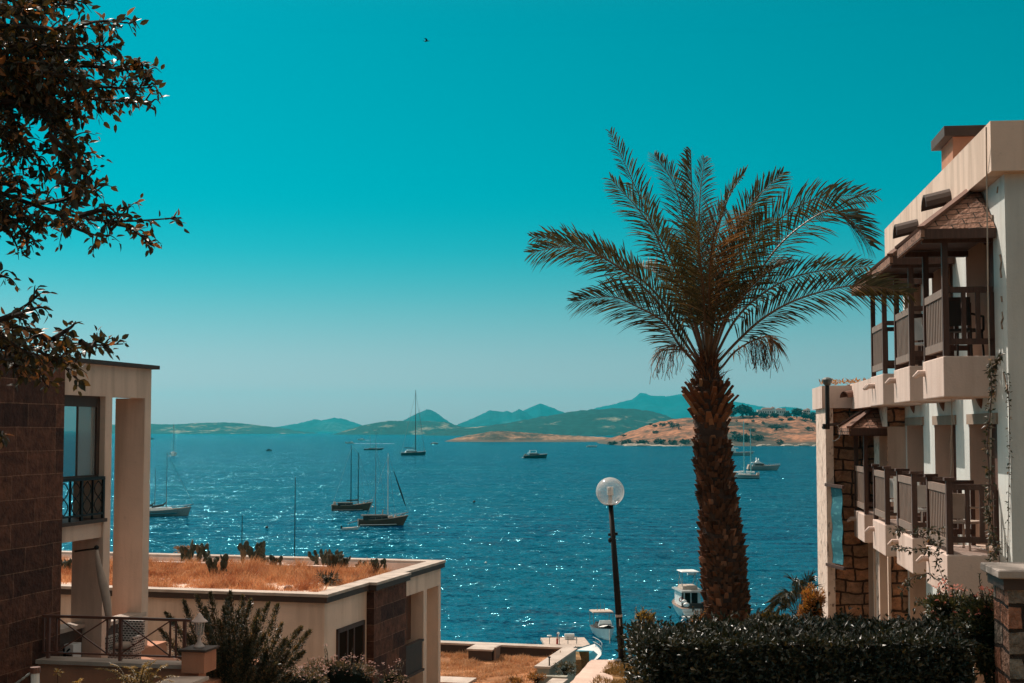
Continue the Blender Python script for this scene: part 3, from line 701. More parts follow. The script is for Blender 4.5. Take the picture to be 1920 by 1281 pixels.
mb = MB(A); mb.box(uS - 14, uS, -7, .10, FZ - 3, zt - .03); mb.build('stone_wall', M['brown_stone'], tower)
mb = MB(A); mb.box(uS - 14, uF1 + .1, -7, .14, zt - .03, zt + .05); mb.build('roof_cap', M['dark_trim'], tower)
mb = MB(A); mb.box(uS + .01, uF0 + .35, -7, -3.2, FZ - .3, zt - .1); mb.build('back_wall', M['cream'], tower)
# glazed corner with its window, ledge and iron railing
zs = av(150, 977)[1]; zl = av(150, 1014)[1]; zr = av(150, 898)[1]
wv_ = -.16
zt_w = av(150, 747, wv_)[1]
fr_ = MB(A)
fr_.box(uS, uN0, wv_ - .04, wv_ + .04, zt_w - .16, zbm + .05); fr_.box(uN0 - .12, uN0 - .002, wv_ - .05, wv_ + .05, zr + .05, zt_w)
uM = av(143, 850, wv_)[0]; fr_.box(uM - .015, uM + .015, wv_ - .025, wv_ + .025, zr, zt_w - .16); fr_.box(uS + .28, uS + .295, wv_ - .012, wv_ + .014, zr, zt_w - .16); fr_.box(uS, uN0, wv_ - .04, wv_ + .04, zr - .05, zr + .05)
win = fr_.build('window', M['dark_trim'], tower)
gm, gt, gb = nodes('window_glass'); gb.inputs['Roughness'].default_value = .03; gb.inputs['Base Color'].default_value = (.9, .97, .95, 1)
gb.inputs['Transmission Weight'].default_value = .85; gb.inputs['IOR'].default_value = 1.45
M['glass'] = gm
gl = MB(A); gl.box(uM + .016, uN0 - .122, wv_ - .008, wv_ + .008, zr + .05, zt_w - .16); gl.build('pane', M['glass'], win)
mm, mt, mb2 = nodes('mirror_glass'); mb2.inputs['Roughness'].default_value = .02; mb2.inputs['Base Color'].default_value = (.55, .62, .62, 1); mb2.inputs['Metallic'].default_value = .85
gl = MB(A); gl.box(uS + .02, uM - .016, wv_ - .008, wv_ + .008, zr + .05, zt_w - .16); gl.build('pane', mm, win)
sl = MB(A); sl.box(uS, uN0 + .05, wv_ - 1.9, wv_ + .22, zs - .07, zs); sl.build('ledge', M['dark_trim'], tower)
sl = MB(A); sl.box(uS, uN0 + .002, wv_ - 1.8, wv_ + .12, zl, zs - .07); sl.build('floor_beam', M['cream'], tower)
rl = MB(A); va_ = wv_ + .16
rl.box(uS, uN0 - .0, va_ - .03, va_ + .03, zr - .04, zr + .02); rl.box(uS, uN0, va_ - .02, va_ + .02, zs + .08, zs + .12)
n_ = 4
for i in range(n_ + 1): uu = uS + (uN0 - uS - .04) * i / n_ + .02; rl.box(uu - (.035 if i % 2 == 0 else .012), uu + (.035 if i % 2 == 0 else .012), va_ - .02, va_ + .02, zs, zr - .04)
for i in range(4):                                                                    # scrollwork
    ua, ub = uS + (uN0 - uS) * i / 4 + .06, uS + (uN0 - uS) * (i + 1) / 4 - .06; um = (ua + ub) / 2; zm = (zs + zr) / 2
    rl.tube([A(um + (ub - ua) / 2 * math.sin(t * .7), va_, zs + .12 + (zr - zs - .18) * t / 9) for t in range(10)], .012, 5)
    rl.tube([A(um - (ub - ua) / 2 * math.sin(t * .7), va_, zs + .12 + (zr - zs - .18) * t / 9) for t in range(10)], .012, 5)
rl.build('iron_railing', M['dark_metal'], tower)
# low dark walls with sloping pale tops between the fins
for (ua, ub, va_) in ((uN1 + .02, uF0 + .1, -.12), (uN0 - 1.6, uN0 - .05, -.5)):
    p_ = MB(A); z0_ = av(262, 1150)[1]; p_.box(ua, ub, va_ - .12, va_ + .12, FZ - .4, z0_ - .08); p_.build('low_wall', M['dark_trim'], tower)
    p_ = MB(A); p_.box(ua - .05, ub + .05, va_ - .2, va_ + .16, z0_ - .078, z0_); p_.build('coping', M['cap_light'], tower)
tp = MB(); 
# folded awning hanging from the near fin
aw = thing('folded_awning', P(183, 1030, 27.8), 'pale folded awning cloth hanging from an arm on the near concrete fin', 'awning')
m_ = MB(); m_.tube([P(140, 1034, 27.75), P(184, 1028, 27.75)], .02, 6); m_.ell(P(181, 1027, 27.7), .05, .05, .05, 8, 6); m_.build('arm', M['dark_metal'], aw)
m_ = MB(); m_.tube([P(px, py, 27.7) for px, py in ((181, 1030), (185, 1060), (192, 1090), (198, 1115), (203, 1150), (204, 1178))], [.03, .06, .085, .09, .07, .03], 8); m_.build('cloth', M['canvas'], aw, smooth=True)

# terrace in front with its railing and coping
ter = thing('terrace_wall', A(0, 0, FZ - 1), 'terracotta terrace wall with a pale coping below the brown steel railing', 'wall')
T0 = A.uv(P(348, 1240, 25)); tu = T0[0]; tv = T0[1]
zc = EZ - (1240 - 806) / FPX * 25 + .0
m_ = MB(A); m_.box(tu, tu + .3, tv - 16, tv + .25, FZ - 4, zc - .07); m_.build('retaining_wall', M['terracotta'], ter)
m_ = MB(A); m_.box(tu - .08, tu + .36, tv - 16, tv + .3, zc - .068, zc); o = m_.build('coping', M['cap_light'], ter)
m_ = MB(A); m_.box(tu + .37, tu + 3.3, tv - 16, tv + .2, FZ - .3, FZ + .02); m_.box(tu + 3.3, uF0 + .9, tv - 16, .15, FZ - .3, FZ + .018); m_.build('paving', M['terracotta'], ter)
print('terrace', tu, tv, uN0, uN1, uF0, uF1, uS)
# corner plinth and the wing wall coming towards the eye
q0 = A(tu - .1, tv + .1, 0)
m_ = MB(A); m_.box(tu - .25, tu + .25, tv + .04, tv + .46, zc - .1, zc + .26); m_.build('plinth', M['terracotta'], ter)
m_ = MB(A); m_.box(tu - .29, tu + .29, tv - .0, tv + .50, zc + .262, zc + .30); m_.build('plinth_cap', M['dark_trim'], ter)
e0, e1 = A(tu - .3, tv + .25, 0), P(262, 1300, 21.5); dd = (e1 - e0); dd.z = 0; sd_ = Vector((-dd.y, dd.x, 0)).normalized() * .3
z1 = P(300, 1284, 22.5).z; 
def slab(m_, a, b_, side, za, zb, th): 
    m_.hexa([a + side + Vector((0, 0, za - th)), a - side + Vector((0, 0, za - th)), b_ - side + Vector((0, 0, zb - th)), b_ + side + Vector((0, 0, zb - th))], [a + side + Vector((0, 0, za)), a - side + Vector((0, 0, za)), b_ - side + Vector((0, 0, zb)), b_ + side + Vector((0, 0, zb))])
a_, b_ = Vector((e0.x, e0.y, 0)), Vector((e1.x, e1.y, 0))
m_ = MB(); slab(m_, a_, b_, sd_, zc - .14, z1 + .02, .06); m_.build('wing_coping', M['cap_light'], ter)
m_ = MB(); slab(m_, a_, b_, sd_ * .85, zc - .204, z1 - .044, 4); m_.build('wing_wall', M['terracotta'], ter)
# railing: panels with crossed bars
rg = thing('terrace_railing', A(tu + .1, tv - 3, zc), 'brown steel railing with crossed bars along the terrace wall', 'railing')
zt_r = EZ - (1160 - 806) / FPX * 25; zb_r = zc + .10; ur = tu + .14
m_ = MB(A); m_.box(ur - .03, ur + .03, tv - 16, tv + .02, zt_r - .03, zt_r + .015); m_.build('handrail', M['brown_metal'], rg)
m_ = MB(A); m_.box(ur - .02, ur + .02, tv - 16, tv + .02, zb_r - .015, zb_r + .015); m_.build('bottom_rail', M['brown_metal'], rg)
def rv(px): return A.at_u(px, 1200, ur)[0]
posts = [346, 226, 91, -40, -165]
for px in posts:
    v = rv(px); m_ = MB(A); m_.box(ur - .03, ur + .03, v - .025, v + .025, zc - .02, zt_r - .03); m_.build('post', M['brown_metal'], rg)
for px in (330, 319, 214, 201, 106, 82, -25, -55): 
    v = rv(px); m_ = MB(A); m_.box(ur - .015, ur + .015, v - .014, v + .014, zb_r + .015, zt_r - .03); m_.build('upright', M['brown_metal'], rg)
for a, b_ in ((226, 319), (106, 201), (-25, 82)):
    for s_ in (0, 1):
        v0_, v1_ = rv(a), rv(b_); zz = (zb_r + .01, zt_r - .03)
        m_ = MB(); m_.bar(A(ur - .012 + s_ * .024, v0_, zz[s_]), A(ur - .012 + s_ * .024, v1_, zz[1 - s_]), .022); m_.build('cross_bar', M['brown_metal'], rg)
# lantern on the plinth
lc = A(tu, tv + .25, zc + .30); ln = thing('lantern', lc, 'small white lantern standing on the terrace corner plinth', 'lantern')
M['lantern'] = plain('lantern_white', (.62, .50, .45), .5, bmp=0)
V3 = lambda z: lc + Vector((0, 0, z))
m_ = MB(); m_.tube([V3(0), V3(.03), V3(.10), V3(.2), V3(.22)], [.10, .09, .035, .03, .05], 10); m_.build('base', M['lantern'], ln, smooth=True)
m_ = MB(); m_.tube([V3(.22), V3(.44)], [.06, .085], 6); m_.build('glass_body', M['glass'], ln)
for k in range(6):
    a = k * math.pi / 3; m_ = MB(); m_.tube([V3(.22) + Vector((math.cos(a) * .062, math.sin(a) * .062, 0)), V3(.44) + Vector((math.cos(a) * .088, math.sin(a) * .088, 0))], .007, 4); m_.build('rib', M['lantern'], ln)
m_ = MB(); m_.tube([V3(.44), V3(.46), V3(.50), V3(.56), V3(.60)], [.15, .13, .08, .04, .005], 12); m_.build('cap', M['lantern'], ln, smooth=True)
# chain post in the left foreground
cpz = P(66, 1252, 19); t = thing('chain_post', P(66, 1300, 19), 'short white post with a brown cap carrying a slack chain', 'post')
m_ = MB(); m_.tube([P(66, 1330, 19), P(66, 1262, 19)], .055, 10); m_.build('post', M['white_paint'], t)
m_ = MB(); m_.tube([P(66, 1262, 19), P(66, 1251, 19)], .068, 10); m_.build('post_cap', M['brown_metal'], t)
ca, cb = P(62, 1258, 19), P(-60, 1300, 19); m_ = MB()
for k in range(30):
    p = ca.lerp(cb, k / 30) - Vector((0, 0, .12 * math.sin(math.pi * k / 30))); q = ca.lerp(cb, (k + 1.2) / 30) - Vector((0, 0, .12 * math.sin(math.pi * (k + 1.2) / 30)))
    m_.tube([p, q], .010 if k % 2 else .016, 5)
m_.build('chain', M['alu'], t)
# things standing on the terrace
bk = P(120, 1235, 27.4); bk.z = FZ + .02
t = thing('star_box', bk, 'white box with a dark star behind the terrace railing', 'box')
m_ = MB(A); u_, v_ = A.uv(bk); m_.box(u_, u_ + .3, v_ - .19, v_ + .19, FZ + .02, FZ + .42); m_.build('body', M['white_paint'], t)
m_ = MB(A)
for k in range(4):
    a = k * math.pi / 4; m_.bar(A(u_ - .01, v_ - .17 * math.cos(a), FZ + .22 - .17 * math.sin(a)), A(u_ - .01, v_ + .17 * math.cos(a), FZ + .22 + .17 * math.sin(a)), .03)
m_.build('star', M['dark_metal'], t)
bk = P(228, 1222, 27.2); bk.z = FZ + .02; u_, v_ = A.uv(bk)
wk, wt_, wb = nodes('wicker'); wb.inputs['Roughness'].default_value = .8
wkr = blocks('woven_wicker', (.02, .014, .012), (.03, .02, .015), (.62, .55, .5), .07, .045, .012, bm=.2)
t = thing('wicker_armchair', bk, 'dark woven armchair with a pale cushion behind the terrace railing', 'chair')
m_ = MB(A); m_.box(u_ + .35, u_ + .42, v_ - .26, v_ + .26, FZ + .3, FZ + .85); m_.build('backrest', wkr, t)
for s_ in (-1, 1): m_ = MB(A); m_.box(u_ - .1, u_ + .35, v_ + s_ * .26 - .03, v_ + s_ * .26 + .03, FZ + .3, FZ + .6); m_.build('armrest', wkr, t)
m_ = MB(A); m_.box(u_ - .1, u_ + .35, v_ - .23, v_ + .23, FZ + .02, FZ + .34); m_.build('seat', wkr, t)
m_ = MB(); m_.ell(A(u_ + .1, v_, FZ + .41), .21, .21, .08, 12, 6); m_.build('cushion', M['canvas'], t, smooth=True)

# ------------------------------------------------------------------ the lower building with a roof garden (frame B)
RZ = P(614, 1115, 34).z                       # coping top
low = thing('garden_roof_house', B(4, -4, EZ - 8.4), 'low cream house with a dry roof garden above a brown stone pier', 'building')
def bz(px, py, z=None): return B.at_z(px, py, RZ if z is None else z)
u1 = bz(691, 1091)[0]; u2 = bz(779, 1074)[0]; u3 = bz(829, 1051)[0]; pv_ = .20
print('low building', u1, u2, u3, bz(691, 1091), bz(779, 1074), bz(829, 1051), bz(278, 1033))
ub = bz(278, 1033)[0]
ub = u3
GB = EZ - 9
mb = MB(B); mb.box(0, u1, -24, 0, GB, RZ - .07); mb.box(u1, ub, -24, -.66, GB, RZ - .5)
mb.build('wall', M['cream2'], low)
mb = MB(B); mb.box(u1, u2, -.66, pv_, GB, RZ - .09); mb.build('stone_pier', M['brown_stone'], low)
# open frame beyond the pier: beam, two fins, recessed window with a dark railing
zb2 = B.at_v(801, 1105, 0)[1]
f0, f1 = B.at_v(796, 1150, 0)[0], B.at_v(800, 1150, 0)[0]; f2, f3 = B.at_v(818, 1150, 0)[0], u3
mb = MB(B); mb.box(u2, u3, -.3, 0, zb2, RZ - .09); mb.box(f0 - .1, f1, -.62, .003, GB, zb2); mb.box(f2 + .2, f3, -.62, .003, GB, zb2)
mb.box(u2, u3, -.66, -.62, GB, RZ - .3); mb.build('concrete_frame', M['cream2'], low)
zr2 = B.at_v(793, 1202, .1)[1]; zs2 = B.at_v(793, 1253, .1)[1]
fb_ = B.at_v(792, 1225, .09)[0]; mb = MB(B); mb.box(u2, fb_, .02, .08, zs2, zr2); mb.box(u2, fb_ + .05, -.02, .12, zr2, zr2 + .06); mb.box(u2, fb_ + .05, -.1, .14, zs2 - .06, zs2); mb.build('dark_balustrade', M['dark_trim'], low)
mb = MB(B); mb.box(u2, f0 - .1, -.45, -.38, zr2, zb2); mb.build('dark_window', M['door'], low)
# roof edge
th = .09
mb = MB(B); e = .12
cop = [(0 - e, .32, -24, 0 + e), (.32, u1 + .0, -.32, 0 + e), (u1 - .0, u2, .0 - .2, pv_ + e), (u2, u3, -.32, e), (u3 - .32, u3 + e, -24, -.32)]
cop[2] = (u1 - e, u2 + .05, .122, pv_ + e)
mb.box(-e, .32, -24, e, RZ - .07, RZ); mb.box(.32, u3 + e, -.32, e, RZ - .07, RZ); mb.box(u1 - e, u2 + .06, e, pv_ + e, RZ - .07, RZ); mb.box(u3 - .32, u3 + e, -24, -.32, RZ - .07, RZ)
mb.build('coping', M['cap_light'], low)
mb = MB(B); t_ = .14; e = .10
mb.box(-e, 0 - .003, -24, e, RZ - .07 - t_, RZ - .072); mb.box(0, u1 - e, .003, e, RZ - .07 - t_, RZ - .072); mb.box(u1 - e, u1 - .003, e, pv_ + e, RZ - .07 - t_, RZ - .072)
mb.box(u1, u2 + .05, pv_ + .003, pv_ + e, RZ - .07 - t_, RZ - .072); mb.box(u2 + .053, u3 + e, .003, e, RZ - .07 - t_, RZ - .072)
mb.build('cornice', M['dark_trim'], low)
# roof surfaces: soil bed in front, sunken strip and raised kerb behind
ubk = bz(700, 1063)[0]
mb = MB(B); mb.box(ubk, ubk + .25, -24, -.9, RZ - .5, RZ - .02); mb.box(u3 - .32 - .05, u3 - .32, -24, -.33, RZ - .5, RZ - .072)
mb.box(ubk + .25, u3 - .37, -24, -.33, RZ - .5, RZ - .42); mb.box(ubk + .9, ubk + 1.1, -7.2, -4.4, RZ - .42, RZ - .06); mb.box(ubk + .25, ubk + .9, -4.6, -4.4, RZ - .42, RZ - .06)
mb.build('roof_kerb', M['pink'], low)
mb = MB(B)
mb.grid(lambda i, j: B(.32 + (ubk - .32) * i, -24 + 23.7 * j, RZ - .16 + .05 * noise.noise(Vector((i * 5, j * 14, 0)))), 20, 60)
so_ = mb.build('soil_bed', M['dry_soil'], low, uv=False)
# window in the right wall
wz1 = B.at_v(629, 1181, 0)[1]; wa = B.at_v(630, 1220, 0)[0]; wb_ = B.at_v(681, 1220, 0)[0]; wz0 = B.at_v(681, 1246, 0)[1]
print('win', wa, wb_, wz0, wz1)
mb = MB(B); w_ = .10
mb.box(wa, wb_, .003, .05, wz1 - w_, wz1); mb.box(wa, wb_, .003, .05, wz0, wz0 + w_); mb.box(wa, wa + w_, .003, .05, wz0, wz1); mb.box(wb_ - w_, wb_, .003, .05, wz0, wz1)
for f in (.36, .60): uu = wa + (wb_ - wa) * f; mb.box(uu - .035, uu + .035, .003, .045, wz0, wz1)
wn_ = mb.build('window', M['wood'], low)
pm, pt, pb_ = nodes('dark_glass'); pb_.inputs['Base Color'].default_value = (.022, .014, .010, 1); pb_.inputs['Roughness'].default_value = .9; pb_.inputs['Specular IOR Level'].default_value = 0; M['dark_glass'] = pm
mb = MB(B); mb.box(wa + .05, wb_ - .05, .004, .02, wz0 + .05, wz1 - .05); mb.build('pane', M['dark_glass'], wn_)

# ------------------------------------------------------------------ the lot beyond it, its walls and the roof hatch
LZ = EZ - 8.0
lotU = B.at_z(830, 1216, LZ + .15)[0]; lv = B.at_z(1088, 1226, LZ + .15)[1]; lvn = B.at_z(1035, 1263, LZ + .15); 
lv -= .32
mb = MB(B); mb.grid(lambda i, j: B(u3 + .02 + (lotU - u3 - .02) * i, -12 + (lv + 12) * j, LZ + .10 * noise.noise(Vector((i * 5, j * 9, 2)))), 16, 40); mb.grid(lambda i, j: B(u3 + .02 - 12 * i, .05 + (lv - .05) * j, LZ + (.10 * noise.noise(Vector((0, (12.05 + 1.6 * j) / 13.64 * 9, 2))) if i == 0 else .02)), 12, 6)
tag(mb.build('dry_lot', M['dry_soil'], uv=False), 'flat lot of dry orange grass between the low house and the quay', kind='structure')
lw = thing('boundary_wall', B(lotU, lv - 4, LZ - 1), 'grey concrete boundary wall round the dry lot beside the quay', 'wall')
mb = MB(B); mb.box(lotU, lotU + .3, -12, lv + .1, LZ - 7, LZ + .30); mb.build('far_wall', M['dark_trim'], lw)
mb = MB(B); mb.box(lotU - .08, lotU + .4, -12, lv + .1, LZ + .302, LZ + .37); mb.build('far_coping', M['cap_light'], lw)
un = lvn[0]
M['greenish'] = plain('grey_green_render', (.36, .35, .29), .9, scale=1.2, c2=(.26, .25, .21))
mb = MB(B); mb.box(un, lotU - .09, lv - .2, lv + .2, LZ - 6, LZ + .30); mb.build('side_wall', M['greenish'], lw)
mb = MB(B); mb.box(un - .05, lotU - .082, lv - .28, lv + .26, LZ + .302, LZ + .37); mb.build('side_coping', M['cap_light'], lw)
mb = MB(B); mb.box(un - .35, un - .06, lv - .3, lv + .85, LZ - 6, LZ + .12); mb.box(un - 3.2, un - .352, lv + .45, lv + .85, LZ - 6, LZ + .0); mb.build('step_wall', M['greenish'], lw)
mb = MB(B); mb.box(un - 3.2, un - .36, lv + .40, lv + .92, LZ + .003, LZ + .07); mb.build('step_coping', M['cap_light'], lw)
hc = B.at_z(900, 1240, LZ); hz = thing('roof_hatch', B(hc[0], hc[1], LZ), 'dark box hatch with a pale lid standing in the dry lot', 'hatch')
mb = MB(B); mb.box(hc[0], hc[0] + 1.0, hc[1] - .42, hc[1] + .42, LZ - .1, LZ + .36); mb.build('box', M['dark_trim'], hz)
mb = MB(B); mb.box(hc[0] - .06, hc[0] + 1.06, hc[1] - .47, hc[1] + .47, LZ + .361, LZ + .42); mb.build('lid', M['cap_light'], hz)
mb = MB(B); mb.hexa([B(hc[0] + .05, hc[1] + .47, LZ), B(hc[0] + .05, hc[1] + .54, LZ), B(hc[0] + .6, hc[1] + .54, LZ), B(hc[0] + .6, hc[1] + .47, LZ)], [B(hc[0] + .05, hc[1] + .50, LZ + .48), B(hc[0] + .05, hc[1] + .57, LZ + .48), B(hc[0] + .6, hc[1] + .57, LZ + .48), B(hc[0] + .6, hc[1] + .50, LZ + .48)]); mb.build('leaning_board', M['wood_light'], hz)
pp = at_z(1030, 1270, LZ); t = thing('garden_stake', pp, 'thin dark stake with a square head at the corner of the lot', 'stake')
mb = MB(); mb.tube([pp, pp + Vector((0, 0, .62))], .025, 6); mb.build('shaft', M['dark_metal'], t); mb = MB(); mb.ell(pp + Vector((0, 0, .64)), .05, .05, .03, 8, 4); mb.build('head', M['dark_metal'], t)
pc = at_z(820, 1274, EZ - 8); 
kw = thing('low_kerb_wall', pc, 'short pale capped wall below the cream house corner', 'wall')
ku, kv = B.uv(pc); mb = MB(B); mb.box(ku - .9, ku, kv - .2, kv + 1.25, LZ - 1, LZ + .02); mb.build('wall', M['concrete'], kw)
mb = MB(B); mb.box(ku - .95, ku + .06, kv - .25, kv + 1.3, LZ + .022, LZ + .10); mb.build('coping', M['cap_light'], kw)
# ------------------------------------------------------------------ the date palm
M['palm_trunk'] = plain('palm_trunk_bark', (.085, .042, .026), .9, scale=6, c2=(.035, .018, .012), bmp=.6)
M['palm_scale'] = leafy('palm_leaf_bases', (.060, .028, .017), (.15, .066, .036), (.36, .17, .10), rough=.85, trans=0, spec=.2)
M['palm_boot'] = leafy('palm_boots', (.055, .024, .014), (.26, .10, .045), (.40, .20, .10), rough=.8, trans=0, spec=.2)
M['palm_leaf'] = leafy('palm_leaflets', (.040, .040, .024), (.12, .098, .058), (.34, .24, .15), rough=.6, trans=.2, tcol=(1.5, 1.3, .6), spec=.15, share=.1)
M['palm_dry'] = leafy('dry_palm_leaflets', (.11, .06, .03), (.22, .13, .07), (.32, .2, .12), rough=.6, trans=.2)
M['rachis'] = plain('palm_rachis', (.15, .075, .035), .5, bmp=0)
PD = 19.0
palm = thing('palm_tree', P(1365, 1250, PD), 'tall date palm with a rough dark trunk standing behind the hedge', 'palm tree')
TR = [(1370, 1290, 44), (1368, 1200, 42), (1364, 1153, 40.5), (1355, 1054, 41), (1349, 971, 36), (1341, 897, 32.5), (1337, 872, 34), (1333, 805, 32), (1329, 770, 34), (1328, 723, 30), (1327, 690, 20), (1326, 668, 10)]
tp = [P(x, y, PD) for x, y, r in TR]; tr = [r / FPX * PD for x, y, r in TR]
trunk = MB(); trunk.tube(tp, [r * .93 for r in tr], 20); trunk_o = trunk.build('trunk', M['palm_trunk'], palm, smooth=True, uv=False)
def along(f):
    i = min(int(f), len(tp) - 2); k = f - i; return tp[i].lerp(tp[i + 1], k), tr[i] + (tr[i + 1] - tr[i]) * k
zs_ = [p.z for p in tp]
def at_height(z):
    for i in range(len(tp) - 1):
        if tp[i].z <= z <= tp[i + 1].z:
            k = (z - tp[i].z) / (tp[i + 1].z - tp[i].z); return tp[i].lerp(tp[i + 1], k), tr[i] + (tr[i + 1] - tr[i]) * k
    return tp[-1], tr[-1]
sc_ = MB(); z = tp[0].z + .9; row = 0
ztop = P(0, 832, PD).z
while z < ztop:
    c, r = at_height(z); n = 21
    for k in range(n):
        a = 2 * math.pi * (k + (row % 2) * .5 + rnd.uniform(-.12, .12)) / n; o = Vector((math.cos(a), math.sin(a), 0)); s_ = Vector((-o.y, o.x, 0))
        if rnd.random() < .22: continue
        p = c + o * r * rnd.uniform(.84, .93) + Vector((0, 0, rnd.uniform(-.03, .03))); L = rnd.uniform(.03, .09); q = rnd.uniform(.004, .055) * (1.6 if rnd.random() < .12 else 1); wd = r * .17 * rnd.uniform(.5, 1.1)
        sc_.hexa([p - s_ * wd, p + s_ * wd, p + s_ * wd * .9 + o * .02 - Vector((0, 0, .02)), p - s_ * wd * .9 + o * .02 - Vector((0, 0, .02))],
                 [p - s_ * wd * .8 + Vector((0, 0, L)), p + s_ * wd * .8 + Vector((0, 0, L)), p + s_ * wd * .55 + o * (q + .03) + Vector((0, 0, L * 1.05)), p - s_ * wd * .55 + o * (q + .03) + Vector((0, 0, L * 1.05))])
    z += .048; row += 1
sc_.build('bark_scales', M['palm_scale'], trunk_o, uv=False)
bt_ = MB(); z = ztop - .02; row = 0; zt2 = P(0, 722, PD).z
while z < zt2:
    c, r = at_height(z); f = (z - ztop) / (zt2 - ztop); n = 14
    for k in range(n):
        a = 2 * math.pi * (k + (row % 2) * .5 + rnd.uniform(-.2, .2)) / n; o = Vector((math.cos(a), math.sin(a), 0)); s_ = Vector((-o.y, o.x, 0))
        if rnd.random() < .12: continue
        g = max(.12, 1 - abs(f - .62) / .55); L = .05 + .22 * g * rnd.uniform(.35, 1.35); up = Vector((0, 0, 1)); tilt = .35 + .65 * g * rnd.uniform(.6, 1.2)
        d = (o * tilt + up * .9 + s_ * rnd.uniform(-.25, .25)).normalized(); wd = .026 + .034 * rnd.random(); p = c + o * r * rnd.uniform(.72, .86)
        q = p + d * L; nn = d.cross(s_).normalized() * .012
        bt_.hexa([p - s_ * wd - nn, p + s_ * wd - nn, p + s_ * wd + nn, p - s_ * wd + nn], [q - s_ * wd * .55 - nn, q + s_ * wd * .55 - nn, q + s_ * wd * .5 + nn, q - s_ * wd * .5 + nn])
    z += .075; row += 1
bt_.build('leaf_stubs', M['palm_boot'], trunk_o, uv=False)
fb = MB()                                                               # loose fibre at the crown's foot
for k in range(420):
    c, r = at_height(rnd.uniform(P(0, 735, PD).z, P(0, 660, PD).z)); a = rnd.uniform(0, 2 * math.pi); o = Vector((math.cos(a), math.sin(a), 0))
    d = (o * rnd.uniform(.1, .7) + Vector((rnd.uniform(-.3, .3), rnd.uniform(-.3, .3), rnd.uniform(.3, 1.2)))).normalized(); p = c + o * r * .8
    fb.leaf(p, d, o, rnd.uniform(.08, .25), rnd.uniform(.008, .03), rnd.uniform(-.3, .5))
fb.build('fibre', M['palm_boot'], trunk_o, uv=False)
crown = None
def zpx(x, y): return (980 + x * .41364, 230 + y * .41364)
def spline(pts, n):
    """Catmull-Rom through the points"""
    P_ = [pts[0] * 2 - pts[1]] + list(pts) + [pts[-1] * 2 - pts[-2]]; out_ = []
    for i in range(n + 1):
        f = i / n * (len(pts) - 1); k = min(int(f), len(pts) - 2); t = f - k; a, b, c, d = P_[k:k + 4]
        out_.append(.5 * ((2 * b) + (c - a) * t + (2 * a - 5 * b + 4 * c - d) * t * t + (3 * b - a - 3 * c + d) * t ** 3))
    return out_
def frond(zp, dy, leaf=.34, n=74, bare=.16, mat='palm_leaf', roll=0.0, droop=.25, vee=.55, seed=0, stem=.022):
    rr = random.Random(seed + 100); pts = []
    for i, q in enumerate(zp):
        f = i / (len(zp) - 1); pts.append(P(*zpx(*q), PD + dy * f ** 1.15 if True else PD))
    pts[0] = pts[0].lerp(P(1327, 700, PD), .6)
    s_ = spline(pts, 60)
    f_ = thing_part = MB(); f_.tube(s_, [stem * (1 - .85 * i / 60) for i in range(61)], 5)
    fo = f_.build('frond', M['rachis'], palm, uv=False)
    g = MB(); tot = len(s_) - 1
    for k in range(n):
        t = bare + (1 - bare) * (k + .5) / n; x = t * tot; i = min(int(x), tot - 1); p = s_[i].lerp(s_[i + 1], x - i); d = (s_[i + 1] - s_[i]).normalized()
        up = Vector((0, 0, 1)); side = d.cross(up)
        if side.length < .25: side = d.cross(Vector((0, -1, .3)))
        side.normalize(); nrm = side.cross(d).normalized()
        cr, sr = math.cos(roll), math.sin(roll); side, nrm = side * cr + nrm * sr, nrm * cr - side * sr
        L = leaf * (.35 + .65 * math.sin(math.pi * min(1, (t - bare) / (1 - bare) * .9 + .12)) ** .6) * (1 if t < .93 else .85)
        ang = R(36 + 16 * (1 - t))
        for sg in (-1, 1):
            jit = rr.uniform(-.16, .16); a2 = ang + rr.uniform(-.13, .13)
            dd_ = (d * math.cos(a2) + (side * sg * math.cos(vee + jit) + nrm * math.sin(vee + jit) * (1 if (k + sg) % 3 else .4)) * math.sin(a2)).normalized()
            w0 = dd_.cross(nrm * .8 + side * sg * -.6).normalized() * (.0075 + rr.uniform(0, .004)); LL = L * rr.uniform(.82, 1.12)
            dr = Vector((0, 0, -1)) * LL * droop * rr.uniform(.5, 1.5)
            a = g.pt(p - w0 * .4); b = g.pt(p + w0 * .4); m1 = p + dd_ * LL * .45 + dr * .2; c = g.pt(m1 + w0); e = g.pt(m1 - w0); m2 = p + dd_ * LL * .8 + dr * .62
            h = g.pt(m2 + w0 * .7); j = g.pt(m2 - w0 * .7); tt_ = g.pt(p + dd_ * LL + dr)
            g.f += [[a, b, c, e], [e, c, h, j], [j, h, tt_]]
    g.build('leaflets', M[mat], fo, uv=False)
